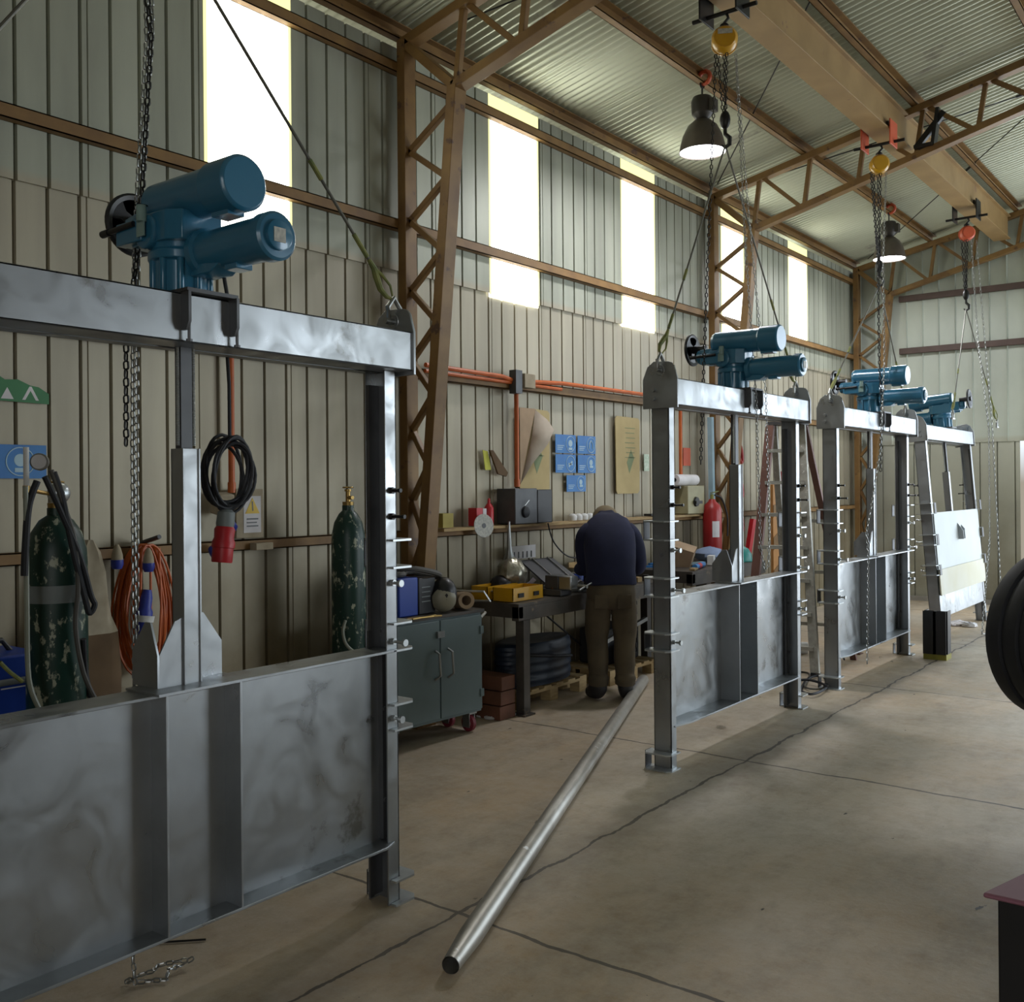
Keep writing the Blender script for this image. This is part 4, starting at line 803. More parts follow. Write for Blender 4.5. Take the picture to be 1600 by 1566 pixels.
# toolbox
t = thing('toolbox', (-4.35, 5.65, zb), 'yellow cantilever toolbox with brown inside on the near end of the bench', 'toolbox')
for k, (x0_, x1_) in enumerate(((-4.60, -4.45), (-4.40, -4.22))):
    tr_ = MB().bx(x0_, x1_, 5.46, 5.82, zb+.005, zb+.012).bx(x0_, x0_+.005, 5.46, 5.82, zb+.012, zb+.10).bx(x1_-.005, x1_, 5.46, 5.82, zb+.012, zb+.10).bx(x0_, x1_, 5.46, 5.465, zb+.012, zb+.10).bx(x0_, x1_, 5.815, 5.82, zb+.012, zb+.10)
    tr_.build('tray', 'yellow', t)
MB().bx(-4.45, -4.40, 5.5, 5.78, zb+.06, zb+.07).build('linkage', 'chain', t); 
for y_ in (5.52, 5.70): MB().bx(-4.22, -4.212, y_, y_+.06, zb+.03, zb+.06).build('latch', 'chain_dark', t)
# silver ball of foil with cone, helmet like
t = thing('foil_bundle', (-4.52, 5.85, zb), 'crumpled silver bundle on the bench against the wall', 'bundle')
MB().ell((-4.54, 5.86, zb+.15), (.11, .12, .13), 16, 9, .08).build('bundle_body', 'silver', t); MB().lathe([(.05, 0), (.02, .10), (.008, .30)], (-4.56, 5.86, zb+.25), (0, 0, 1), 12).build('nozzle', 'chain', t); MB().ell((-4.56, 5.76, zb+.08), (.09, .09, .08), 14, 8).build('base', 'black', t)
# comb plate, sloping folder
t = thing('bracket_plate', (-4.66, 6.12, 1.05), 'white comb plate with slots fixed on the wall above the bench', 'plate')
MB().bx(-4.675, -4.668, 5.98, 6.34, 1.04, 1.14).build('plate', 'paper', t)
for k in range(6): MB().bx(-4.6675, -4.665, 6.00+.055*k, 6.012+.055*k, 1.045, 1.095).build('slot', 'chain_dark', t)
t = thing('sheet_metal_panel', (-4.5, 6.3, zb), 'dark sheet metal panel leaning back on the bench', 'panel')
MB().add([(-4.64, 6.10, zb+.24), (-4.64, 6.52, zb+.24), (-4.36, 6.62, zb+.02), (-4.36, 6.15, zb+.02), (-4.65, 6.10, zb+.235), (-4.65, 6.52, zb+.235), (-4.37, 6.62, zb+.012), (-4.37, 6.15, zb+.012)], [(0,1,2,3),(7,6,5,4),(0,4,5,1),(1,5,6,2),(2,6,7,3),(3,7,4,0)]).build('panel', 'steel_dark', t)
for y_ in (6.25, 6.45): MB().bar((-4.635, y_, zb+.245), (-4.37, y_+.06, zb+.03), .015, .01).build('strap', 'chain', t)
# angle grinder / vice cluster
t = thing('bench_vice', (-4.25, 6.03, zb), 'steel bench vice with pale jaw at the bench edge', 'vice')
MB().bx(-4.36, -4.16, 5.96, 6.10, zb+.003, zb+.05).bx(-4.32, -4.20, 5.98, 6.08, zb+.05, zb+.15).build('body', 'steel_dark', t, bev=.006); MB().bx(-4.19, -4.08, 5.97, 6.07, zb+.05, zb+.15).build('moving_jaw', 'chain', t, bev=.008)
MB().cyl((-4.05, 6.02, zb+.08), (-3.97, 6.02, zb+.08), .013, n=10).cyl((-3.985, 5.94, zb+.06), (-3.985, 6.10, zb+.10), .006, n=8).build('screw_handle', 'chain', t)
def grinder(x, y, rz, lab, c_='black'):
    t = thing('angle_grinder', (x, y, zb), lab, 'angle grinder', 'power tools on the bench')
    d = Vector((math.cos(rz), math.sin(rz), 0)); p = Vector((x, y, zb+.045))
    MB().tube([p, p+d*.10, p+d*.20, p+d*.26], [.026, .034, .030, .026], 12).build('body', c_, t)
    MB().tube([p-d*.06, p-d*.02, p], [.02, .036, .03], 12).cyl(p-d*.03+Vector((0,0,-.035)), p-d*.03+Vector((0,0,0)), .02, n=12).build('gear_head', 'chain', t)
    MB().lathe([(.057, 0), (.057, .003)], p-d*.03+Vector((0,0,-.035)), (0,0,1), 20).build('disc', 'steel_dark', t)
    MB().cyl(p-d*.03, p-d*.03+Vector((-d.y, d.x, .02))*.11, .013, n=10).build('side_handle', 'rubber', t)
grinder(-4.22, 6.34, .9, 'black angle grinder behind the vice on the bench'); grinder(-4.24, 6.62, 2.2, 'black angle grinder in the middle of the bench'); grinder(-4.42, 6.78, 1.0, 'reddish angle grinder near the wall on the bench', 'rwood')
t = thing('blue_tin', (-4.50, 6.60, zb), 'blue tin standing among tools on the bench', 'tin'); MB().lathe([(.06, 0.002), (.062, .01), (.062, .10), (.058, .105)], (-4.50, 6.66, zb), n=24).build('can', 'welder', t); MB().lathe([(.055, .106), (.055, .110)], (-4.50, 6.66, zb), n=24).build('lid', 'chain', t)
tag(MB().ell((-4.20, 6.80, zb+.025), (.06, .05, .025), 14, 8).build('blue_glove', 'bluep'), 'small bright blue object by the bench front edge left of the worker', 'glove')
t = thing('parts_tray', (-4.50, 6.95, zb), 'shallow wooden tray of scrap on the bench', 'tray')
MB().bx(-4.64, -4.36, 6.75, 7.10, zb+.13, zb+.14).bx(-4.64, -4.63, 6.75, 7.10, zb+.14, zb+.18).bx(-4.37, -4.36, 6.75, 7.10, zb+.14, zb+.18).build('tray_box', 'wood', t); MB().bx(-4.60, -4.40, 6.80, 7.05, zb+.002, zb+.13).build('stand', 'bench', t)
for k in range(26):   # loose scraps and offcuts between the tools
    a = R.uniform(0, pi); x = R.uniform(-4.60, -4.22); y = R.uniform(5.95, 7.35); L_ = R.uniform(.04, .16)
    th_ = R.uniform(.014, .06); o_ = MB().obx((x, y, zb+.003+th_/2), (L_, R.uniform(.02, .06), th_), (0, 0, a)).build('steel_offcut', R.choice(['chain', 'rwood', 'bench', 'wood', 'steel_dark', 'chain_dark']))
    tag(o_, 'small metal or timber offcut lying loose on the crowded near workbench', 'offcut', 'offcuts on the near workbench')
tag(MB().obx((-4.62, 7.20, zb+.13), (.01, .26, .22), (0, .35, 0)).build('pale_sheet', mat('lilac_paper', (.60, .55, .62), .8)), 'pale lilac sheet of paper propped on the bench left of the worker', 'paper')
tag(MB().obx((-4.45, 5.93, zb+.07), (.03, .10, .02), (0, .5, .4)).bar((-4.48, 5.90, zb+.02), (-4.40, 5.96, zb+.12), .03, .03).build('lilac_rag', mat('lilac_rag', (.45, .42, .5), .8)), 'small lilac rag between toolbox and vice', 'rag')
# far bench contents
zb2 = .86
t = thing('caulk_tube', (-4.05, 8.0, zb2), 'red white and blue sealant tube lying on the far bench', 'tube'); MB().cyl((-4.02, 7.80, zb2+.026), (-4.10, 8.12, zb2+.026), .024, n=14).build('cartridge', 'poster', t); MB().cyl((-4.045, 7.90, zb2+.026), (-4.07, 8.0, zb2+.026), .0245, n=14).build('red_band', 'red', t); MB().cyl((-4.10, 8.12, zb2+.026), (-4.112, 8.17, zb2+.026), .01, .004, 10).build('nozzle', 'white', t)
tag(MB().obx((-4.30, 8.10, zb2+.10), (.20, .22, .18), (.2, .3, .4)).build('carton', 'cardb'), 'small open beige carton on the far bench', 'carton')
tag(MB().obx((-4.12, 8.32, zb2+.05), (.06, .10, .09), (0, 0, .3)).build('white_packet', 'white', bev=.004), 'small white packet right of the beige carton', 'packet')
tag(MB().ell((-4.35, 8.75, zb2+.07), (.13, .16, .07), 14, 7, .15).build('blue_rag', mat('pale_blue_cloth', (.25, .32, .48), .9)), 'crumpled pale blue cloth below the extinguisher', 'cloth')
t = thing('safety_helmet', (-4.15, 9.0, zb2), 'teal safety helmet on the far end of the far bench', 'helmet'); MB().lathe([(.13, .003), (.128, .02), (.12, .07), (.09, .12), (.04, .145), (.005, .15)], (-4.15, 8.98, zb2), n=24).build('shell', 'teal', t); MB().lathe([(.16, 0.002), (.16, .008)], (-4.12, 8.97, zb2), n=24).build('brim', 'teal', t)
for k in range(16):
    x = R.uniform(-4.6, -4.0); y = R.uniform(7.68, 9.0)
    tag(MB().obx((x, y, zb2+.012+.001*k), (R.uniform(.05, .2), R.uniform(.02, .06), .018), (0, 0, R.uniform(0, pi))).build('steel_offcut', R.choice(['chain', 'poster', 'bench', 'wood', 'bposter'])), 'small offcut or tool lying loose on the cluttered far workbench', 'offcut', 'offcuts on the far workbench')
# ------------------------------------------------------------------ shelf goods (lowest girt between the first two columns)
zs = 1.318; XS = W+.075
sh = MB().bx(W+.03, W+.17, 5.15, 9.35, 1.292, 1.312); tag(sh.build('shelf_board', 'wood'), 'narrow dusty wooden shelf board laid on the lowest girt over the bench', 'shelf'); XS = W+.11
def can(x, y, r, h, m_, name, lab, cat, top=None):
    t = thing(name, (x, y, zs), lab, cat); MB().lathe([(r, .0), (r, h*.8), (r*.8, h*.88), (r*.45, h)], (x, y, zs), n=18).build('body', m_, t); MB().lathe([(r*.35, h), (r*.3, h*1.18), (r*.12, h*1.25)], (x, y, zs), n=12).build('cap', top or m_, t)
can(XS, 5.72, .035, .16, 'red', 'squeeze_bottle', 'red squeeze bottle on the shelf left of the dark box', 'bottle')
t = thing('small_carton', (XS, 5.57, zs), 'red and white small carton on the shelf', 'carton'); MB().bx(XS-.04, XS+.04, 5.53, 5.60, zs, zs+.13).build('box', 'red', t); MB().bx(XS-.042, XS+.042, 5.601, 5.64, zs, zs+.125).build('white_face', 'paper', t)
t = thing('grinding_disc', (W+.185, 5.56, 1.25), 'round grey grinding disc hanging on the shelf edge', 'disc'); MB().lathe([(.085, -.003), (.085, .003)], (W+.19, 5.56, 1.32), (1, -.3, .1), 28).build('disc', 'label', t); MB().lathe([(.018, -.004), (.018, .005)], (W+.19, 5.56, 1.32), (1, -.3, .1), 16).build('centre_hole', 'black', t)
tag(MB().bx(XS-.05, XS+.05, 5.15, 5.26, zs, zs+.10).build('yellow_carton', mat('mustard_card', (.40, .33, .08), .7)), 'mustard yellow carton on the shelf beside the lattice column', 'carton')
t = thing('speaker_box', (XS, 6.1, zs), 'dark open electrical box with round knob on the shelf', 'box')
MB().bx(W+.04, W+.22, 5.90, 6.18, zs, zs+.27).build('case', 'steel_dark', t, bev=.006); MB().bx(W+.04, W+.22, 6.185, 6.38, zs, zs+.26).build('side_case', 'black', t, bev=.006)
MB().lathe([(.045, 0), (.04, .02), (.02, .03)], (W+.22, 6.02, zs+.09), (1,0,0), 18).build('knob', 'rubber', t); MB().bar((W+.235, 6.0, zs+.14), (W+.245, 6.04, zs+.18), .006, .004).build('lever', 'chain', t)
for k in range(5):
    t = tag(MB().lathe([(.022, 0), (.032, .0), (.036, .03), (.03, .045), (.012, .055)], (XS+.02, 6.80+.085*k, zs), n=16).build('white_cup', 'white'), 'small white cup in the row on the shelf above the worker', 'cup', 'white cups on the shelf')
tag(MB().bx(XS-.03, XS+.05, 8.05, 8.30, zs, zs+.02).build('flat_tool', 'chain_dark', bev=.004), 'flat dark tool on the shelf left of the second gate post', 'tool')
tag(MB().bx(XS-.04, XS+.04, 7.30, 7.62, zs, zs+.012).build('cardboard_scrap', 'cardb'), 'flat pale cardboard scrap on the shelf above the worker', 'scrap')
t = thing('switch_box', (XS, 8.85, zs), 'beige electrical switch box with dark rotary handle', 'switch box')
MB().bx(W+.05, W+.20, 8.70, 9.05, zs, zs+.28).build('case', mat('beige_enamel', (.36, .33, .19), .5), t, bev=.008); MB().lathe([(.05, 0), (.045, .02)], (W+.20, 8.86, zs+.12), (1,0,0), 18).bx(W+.21, W+.24, 8.80, 8.93, zs+.10, zs+.13).build('rotary_handle', 'chain_dark', t)
t = thing('paper_roll', (W+.12, 8.8, 1.6), 'white paper roll on top of the beige switch box', 'paper roll'); MB().cyl((W+.12, 8.58, 1.655), (W+.12, 9.0, 1.655), .055, n=20).build('roll', 'paper', t); MB().cyl((W+.12, 8.575, 1.655), (W+.12, 8.579, 1.655), .02, n=12).build('core', 'chain_dark', t)
# hanging wire under the shelf
hose([(W+.19, 6.36, 1.31), (W+.15, 6.5, 1.15), (W+.12, 6.75, 1.02), (W+.15, 7.0, 1.0)], .006, 'rubber', 'thin black wire hanging under the shelf below the dark box')
tag(MB().chain([(-4.16, 7.02, .66), (-4.16, 7.02, .26)], .05, .034, .006).build('hanging_chain', 'chain_dark'), 'short dark chain hanging under the workbench front', 'chain')

# ------------------------------------------------------------------ under the bench
def pallet(x0_, x1_, y0_, y1_, lab):
    t = thing('pallet', ((x0_+x1_)/2, (y0_+y1_)/2, 0), lab, 'pallet', 'wooden pallets under the bench'); n = 6
    for k in range(n): a = y0_+(y1_-y0_-.09)*k/(n-1); MB().bx(x0_, x1_, a, a+.09, .105, .12).build('deck_board', 'wood', t)
    for k in range(3): a = x0_+(x1_-x0_-.09)*k/2; MB().bx(a, a+.09, y0_, y1_, .085, .105).build('stringer_board', 'wood', t)
    for k in range(3):
        for j in range(3): a = x0_+(x1_-x0_-.09)*k/2; b = y0_+(y1_-y0_-.10)*j/2; MB().bx(a, a+.09, b, b+.10, 0, .085).build('block', 'wood', t)
pallet(-4.71, -4.30, 5.62, 6.50, 'wooden pallet under the near bench holding the dark rubber coil')
pallet(-4.71, -4.22, 6.72, 7.48, 'wooden pallet under the bench behind the worker')
t = thing('rubber_belt_roll', (-4.5, 6.02, .12), 'big flat dark blue roll of rubber belt on the pallet', 'rubber roll')
RB = MB(); prof = []
for k in range(9): prof += [(.40 if k % 2 else .39, .01+.034*k), (.40 if k % 2 else .39, .034+.034*k)]
ce = (-4.49, 6.06, .12); vs = []
RB.lathe([(.30, 0.001)]+prof+[(.36, .325), (.10, .30)], (0, 0, 0), n=40)
RB.v = [Vector((ce[0]+p.x*.48, ce[1]+p.y*1.05, ce[2]+p.z)) for p in RB.v]
RB.build('belt_roll', mat('dark_blue_rubber', (.012, .022, .04), .45, 0, (.008, .014, .028), 5), t)
MB().tube([(ce[0]+.195*math.cos(a), ce[1]+.425*math.sin(a), .38-.10*(i/10)) for i, a in enumerate([-.9+.18*q for q in range(11)])], .012, 6).build('loose_edge', 'rubber', t)
t = thing('timber_crate', (-4.45, 5.3, 0), 'reddish timber offcuts stacked between cabinet and bench leg', 'timber')
for k in range(3): MB().bx(-4.66+.02*k, -4.20, 5.28+.01*k, 5.45, .10*k+.002, .10*k+.095).build('timber', 'rwood', t, bev=.003)
tag(MB().bx(-4.64, -4.36, 6.90, 7.42, .122, .42).build('plastic_crate', 'rubber', bev=.02), 'dark blue plastic crate on the pallet behind the worker', 'crate')
tag(MB().lathe([(.07, 0), (.075, .16), (.03, .20), (.025, .23)], (-4.27, 7.02, .122), n=20).build('blue_bottle', mat('blue_spray_can', (.10, .22, .6), .3)), 'blue can seen between the legs of the worker', 'can')
tag(MB().bar((-4.25, 6.55, .33), (-4.25, 7.35, .47), .03, .03).build('steel_tube', 'chain'), 'pale steel tube lying slanted under the bench', 'tube')
tag(MB().ell((-4.22, 7.80, .06), (.10, .16, .058), 14, 7, .1).build('dark_rag', 'navy'), 'dark blue rag heap on the floor by the far pallet', 'rag')
for k in range(10):
    tag(MB().ell((-4.33+R.uniform(-.10, .10), 5.36+R.uniform(-.12, .12), .012), (R.uniform(.01, .03), R.uniform(.015, .04), .011), 8, 5, .3).build('paper_scrap', 'paper'), 'small white scrap on the floor at the foot of the near bench leg', 'scrap', 'white scraps by the bench leg')

# ------------------------------------------------------------------ fire extinguisher, tank, ladder
fe = Vector((-4.52, 9.15, 0)); ez = .88
fx = on(1113, 830, 'X', -4.50)
t = thing('fire_extinguisher', (fx.x, fx.y, ez), 'red fire extinguisher with black hose hanging beside the middle column', 'fire extinguisher')
MB().lathe([(.088, 0), (.095, .02), (.095, .44), (.08, .50), (.04, .535), (.03, .56)], (fx.x, fx.y, ez+.02), n=28).build('tank', 'redp', t)
MB().bx(fx.x+.055, fx.x+.088, fx.y-.07, fx.y-.01, ez+.18, ez+.36).build('label_panel', 'paper', t) if 0 else MB().lathe([(.0955, .16), (.0958, .16), (.0958, .36), (.0955, .36)], (fx.x, fx.y, ez+.02), n=28).v
lp_ = MB(); lp_.add([(fx.x+.0965*math.cos(a), fx.y+.0965*math.sin(a), ez+z_) for z_ in (.20, .36) for a in (-1.1, -.9, -.7, -.5, -.3)], [(i, i+1, i+6, i+5) for i in range(4)]); lp_.build('label_panel', 'paper', t)
MB().cyl((fx.x, fx.y, ez+.57), (fx.x, fx.y, ez+.63), .018, n=10).bar((fx.x, fx.y-.02, ez+.64), (fx.x+.02, fx.y+.10, ez+.66), .02, .008).build('valve_handle', 'ytape', t)
hose([(fx.x+.02, fx.y+.02, ez+.62), (fx.x+.04, fx.y+.14, ez+.58), (fx.x+.06, fx.y+.22, ez+.40), (fx.x+.05, fx.y+.24, ez+.2)], .009, 'rubber', None, t, 'hose')
# tall orange striped board behind the second gate
p0 = on(1186, 760, 'X', -4.2)
t = thing('striped_barrier', (-4.3, 10.35, 0), 'tall orange and red barrier board leaning behind the second gate', 'barrier')
MB().prism([(10.10, .3), (10.72, .3), (10.72, 1.45), (10.45, 1.70), (10.10, 1.60)], -4.30, -4.27, lambda u, v, w_: (w_, u, v)).build('board', mat('faded_orange_board', (.50, .24, .07), .6), t)
for k in range(3): MB().prism([(10.10, .55+.35*k), (10.70, .85+.35*k if k < 2 else 1.45), (10.70, .95+.35*k if k < 2 else 1.47), (10.10, .68+.35*k)], -4.269, -4.264, lambda u, v, w_: (w_, u, v)).build('stripe', 'girt', t)
MB().bx(-4.33, -4.24, 10.15, 10.20, 0, .3).bx(-4.33, -4.24, 10.62, 10.67, 0, .3).build('feet', 'steel_dark', t)
MB().ell((-4.22, 10.25, 1.66), (.05, .05, .09), 12, 8).build('red_cap', 'red', t)
rh = on(1128, 700, 'X', -4.45); t = thing('red_chain_loop', tuple(rh), 'long dark red tie down strap hanging on the middle column', 'strap')
for k in range(3): MB().torus((-4.42, 9.60, 1.95-.36*k), (1, .2, 0), .07, .018, 16, 6, (1, 2.1)).build('strap_loop', 'redp', t)
tag(MB().bar((-4.35, 9.62, .86), (-4.33, 9.72, 1.24), .05, .05).build('red_handle_tube', 'red'), 'short bright red tube standing right of the extinguisher', 'tube')
tag(MB().bar((-4.60, 9.32, 1.35), (-4.60, 9.30, 2.30), .05, .05).build('white_pipe', 'bposter'), 'pale vertical pipe beside the middle lattice column', 'pipe')
# stepladder standing between the second and third gates
t = thing('stepladder', (-3.30, 8.2, 0), 'paint spattered aluminium stepladder with reddish rails behind the second gate', 'stepladder')
A = lambda px, py, X: on(px, py, 'X', X)
f0, f1 = A(1270, 1058, -3.08), A(1285, 600, -3.30); f1 = Vector((-3.30, f0.y+.35, 2.12)); f0 = Vector((-3.05, f0.y-.02, 0))
g0 = Vector((-3.62, f0.y-.10, 0)); g1_ = Vector((-3.52, f0.y+.22, 2.12))
for a, b, m_ in ((f0, f1, 'alu'), (g0, g1_, 'ladred')): MB().bar(a, b, .035, .075, (1,0,0)).build('front_rail', m_, t)
for k in range(7):
    u = (k+.8)/7.6; MB().bar(f0.lerp(f1, u), g0.lerp(g1_, u), .08, .03).build('step', 'alu', t)
h0, h1_ = f0+Vector((.0, .95, 0)), f1+Vector((0, .08, 0)); i0, i1_ = g0+Vector((0, .95, 0)), g1_+Vector((0, .08, 0))
MB().bar(h0, h1_, .03, .055, (1,0,0)).build('rear_rail', 'ladred', t); MB().bar(i0, i1_, .03, .055, (1,0,0)).build('rear_rail', 'alu', t)
for u in (.15, .38, .6): MB().bar(h0.lerp(h1_, u), i0.lerp(i1_, u), .03, .03).build('rear_brace', 'alu', t)
MB().obx((f1+g1_)/2+Vector((0, .05, .02)), (.30, .22, .03), (0,0,0)).build('top_cap', 'steel_dark', t)
MB().bx(f0.x-.03, f0.x+.03, f0.y-.03, f0.y+.05, 0, .03).build('foot', 'rubber', t); MB().bx(g0.x-.03, g0.x+.03, g0.y-.03, g0.y+.05, 0, .03).build('foot', 'rubber', t)
# cream plastic chair or stack seen low behind second gate post
t = thing('bolt_on_spool', (-3.3, 7.9, 0), 'white plastic spool on the floor behind the stepladder', 'spool'); MB().cyl((-3.62, 9.0, .06), (-3.50, 9.06, .06), .055, n=18).build('flange', 'white', t); MB().cyl((-3.66, 8.98, .06), (-3.46, 9.08, .06), .03, n=14).build('barrel', 'paper', t)
# tangled hose on the floor by the ladder foot
hp_ = [on(x, y, 'Z', .012) for x, y in ((1250, 1080), (1262, 1062), (1285, 1058), (1292, 1075), (1270, 1088), (1248, 1082), (1245, 1070), (1262, 1068), (1280, 1073), (1294, 1080))]
hose([tuple(p+Vector((0, 0, .004*i))) for i, p in enumerate(hp_)], .010, 'rubber', 'black hose tangled on the floor at the foot of the second gate')
hp_ = [on(x, y, 'Z', .01) for x, y in ((1250, 1050), (1265, 1055), (1258, 1075), (1285, 1078), (1290, 1062), (1275, 1056))]
hose([tuple(p+Vector((0, 0, .004*i))) for i, p in enumerate(hp_)], .008, 'hose', 'grey hose tangled beside the black hose at the second gate')
t = thing('steel_trestle', (-3.2, 9.4, 0), 'reddish steel trestle leg standing behind the third gate', 'trestle')
MB().bar((-3.13, 9.35, 0), (-3.13, 9.28, .60), .05, .05).bx(-3.17, -3.09, 9.31, 9.39, 0, .01).build('leg', 'rwood', t); MB().bar((-3.13, 9.32, .15), (-3.13, 9.0, .55), .025, .025).build('brace', 'chain_dark', t)
hose([(-3.15, 9.05, .5), (-3.12, 9.02, .3), (-3.15, 8.98, .1), (-3.1, 8.9, .012)], .008, 'rubber', 'black cable dropping to the floor behind the third gate')
# red plug under second gate
pz = on(1125, 1110, 'X', -2.95); t = thing('red_socket', (pz.x, pz.y, .0), 'red plug on its cable hanging below the second gate', 'plug')
MB().lathe([(.032, .0), (.034, .01), (.034, .07), (.028, .09)], (pz.x, pz.y, .165), n=16).build('plug_body', 'red', t)
MB().tube([(pz.x, pz.y, .25), (pz.x, pz.y+.01, .6), (pz.x+.02, pz.y+.02, .95)], .006, 6).build('cable', 'rubber', t)
# steel channel offcut in front of the farthest gate
t = thing('channel_stand', (-2.45, 9.5, 0), 'short black steel channel standing upright before the farthest gate', 'steel channel')
ch = MB().bx(-.10, .10, -.05, -.042, .05, .44).bx(-.10, -.09, -.05, .07, .05, .44).bx(.09, .10, -.05, .07, .05, .44).bx(-.012, .012, -.10, -.05, .05, .44).bx(-.10, .10, -.10, -.094, .05, .44)
ch.v = [Vector((p.x-2.46, p.y+9.52, p.z)) for p in ch.v]; ch.build('channel', 'black', t)
MB().bx(-2.56, -2.36, 9.43, 9.60, 0, .05).build('yellow_base', mat('olive_block', (.30, .27, .04), .6), t)
for k in range(7):
    c_ = on(1497+R.uniform(-20, 20), 978+R.uniform(-2, 3), 'Z', .0); tag(MB().ell((c_.x, c_.y, .02), (.09, .08, .03), 9, 5, .3).build('white_cloth', 'paper'), 'crumpled white rag on the floor before the farthest gate', 'rag', 'white rags before the farthest gate')

# ------------------------------------------------------------------ tyre bundle and box at the right edge
t = thing('tyre_stack', (-.62, 4.6, 0), 'big black tyres standing at the right edge of the view', 'tyre')
tc_ = on(1653, 990, 'Y', 4.6); ax = Vector((.82, -.55, 0)).normalized()
for k in range(4):
    c_ = tc_+ax*(.075*k); rt = .352-.010*k
    ty = MB().lathe([(rt*.62, -.040), (rt*.90, -.045), (rt*.98, -.032), (rt, 0), (rt*.98, .032), (rt*.90, .045), (rt*.62, .040), (rt*.58, .0), (rt*.62, -.040)], c_, ax, 48).build('tyre', 'rubber', t)
MB().lathe([(.20, .25), (.225, .26), (.225, .27), (.20, .28), (.06, .25), (.05, .28), (.02, .29)], tc_, ax, 32).build('rim', 'chain', t)
MB().bx(-.74, -.05, 4.35, 4.95, 0, tc_.z-.36).build('tyre_rack', 'steel_dark', t)
t = thing('steel_cabinet', (.1, 2.2, 0), 'black cabinet with mauve top at the lower right corner', 'cabinet')
MB().prism([(-.405, 1.95), (-.21, 2.62), (.6, 2.62), (.6, 1.95)], 0, .850, lambda u, v, w_: (u, v, w_)).build('carcass', 'black', t, bev=.004)
MB().prism([(-.425, 1.93), (-.225, 2.64), (.62, 2.64), (.62, 1.93)], .850, .86, lambda u, v, w_: (u, v, w_)).build('lid', 'purple', t, bev=.004)
MB().lathe([(.010, 0), (.008, .005)], (-.33, 2.05, .86), n=10).build('screw', 'rwood', t)

# ------------------------------------------------------------------ worker, bent over the bench, seen from behind
PX, PY = -3.95, 6.31
hd = Vector((-.62, .78, 0)).normalized(); sd = Vector((hd.y, -hd.x, 0))     # heading and right-hand side
def Pp(f, s, z): return Vector((PX, PY, 0))+hd*f+sd*s+Vector((0, 0, z))
person = thing('person', (PX, PY, 0), 'person in navy fleece, work trousers and cap bent over the bench', 'person')
def skin(name, verts, edges, root, m_, lv=2, parent=person):
    me = bpy.data.meshes.new(name); me.from_pydata([tuple(v[0]-Vector((PX, PY, 0))) for v in verts], edges, []); me.materials.append(M[m_]); o_ = bpy.data.objects.new(name, me); col.objects.link(o_); o_.parent = parent
    md = o_.modifiers.new('skin', 'SKIN'); md.use_smooth_shade = True
    for i, v in enumerate(verts):
        r_ = v[1] if isinstance(v[1], tuple) else (v[1], v[1]); me.skin_vertices[0].data[i].radius = r_; me.skin_vertices[0].data[i].use_root = (i == root)
    sb = o_.modifiers.new('sub', 'SUBSURF'); sb.levels = lv; sb.render_levels = lv
    return o_
B = [(Pp(0, 0, .92), .10), (Pp(.03, 0, 1.08), .10), (Pp(.10, 0, 1.20), .10), (Pp(.19, 0, 1.285), .075), (Pp(.26, 0, 1.33), .052), (Pp(.34, 0, 1.315), .082), (Pp(.38, 0, 1.24), .068),
     (Pp(.12, -.16, 1.21), .05), (Pp(.17, -.18, 1.06), .04), (Pp(.42, -.165, .935), .034), (Pp(.50, -.14, .92), .03),
     (Pp(.12, .16, 1.21), .05), (Pp(.17, .215, 1.06), .04), (Pp(.42, .18, .945), .034), (Pp(.50, .16, .93), .03),
     (Pp(0, -.09, .84), .075), (Pp(.01, -.10, .50), .058), (Pp(-.02, -.10, .12), .042), (Pp(.06, -.10, .07), .03),
     (Pp(0, .09, .84), .075), (Pp(.01, .10, .50), .058), (Pp(-.02, .10, .12), .042), (Pp(.06, .10, .07), .03)]
body = skin('body', B, [(0,1),(1,2),(2,3),(3,4),(4,5),(5,6),(2,7),(7,8),(8,9),(9,10),(2,11),(11,12),(12,13),(13,14),(0,15),(15,16),(16,17),(17,18),(0,19),(19,20),(20,21),(21,22)], 0, 'skin')
def loft(mb, rings, n=22, cap=True):
    vs = []; fs = []
    for c, rs, rf, tilt in rings:      # centre, sideways radius, forward radius, forward tilt of the ring plane
        f_ = hd*math.cos(tilt)-Vector((0, 0, 1))*math.sin(tilt)
        for k in range(n):
            a = 2*pi*k/n; e = .85; ca, sa = math.cos(a), math.sin(a)
            vs.append(c+sd*rs*math.copysign(abs(ca)**e, ca)+f_*rf*math.copysign(abs(sa)**e, sa)+Vector((0, 0, .004*math.sin(3*a+c.z*21)))+f_*.004*math.sin(5*a+c.z*35))
    for i in range(len(rings)-1):
        for k in range(n): k2 = (k+1) % n; fs.append((i*n+k, i*n+k2, (i+1)*n+k2, (i+1)*n+k))
    if cap: fs += [tuple(range(n)), tuple(range((len(rings)-1)*n, len(rings)*n))]
    return mb.add(vs, fs)
jm = loft(MB(), [(Pp(-.02, 0, .865), .185, .135, .05), (Pp(-.02, 0, .88), .192, .142, .05), (Pp(-.01, 0, .96), .185, .135, .1), (Pp(.01, 0, 1.06), .192, .14, .2), (Pp(.05, 0, 1.16), .198, .14, .35), (Pp(.10, 0, 1.24), .200, .13, .5), (Pp(.16, 0, 1.305), .165, .11, .75), (Pp(.215, 0, 1.335), .115, .085, .9), (Pp(.25, 0, 1.35), .072, .066, .95), (Pp(.275, 0, 1.362), .074, .068, .95)])
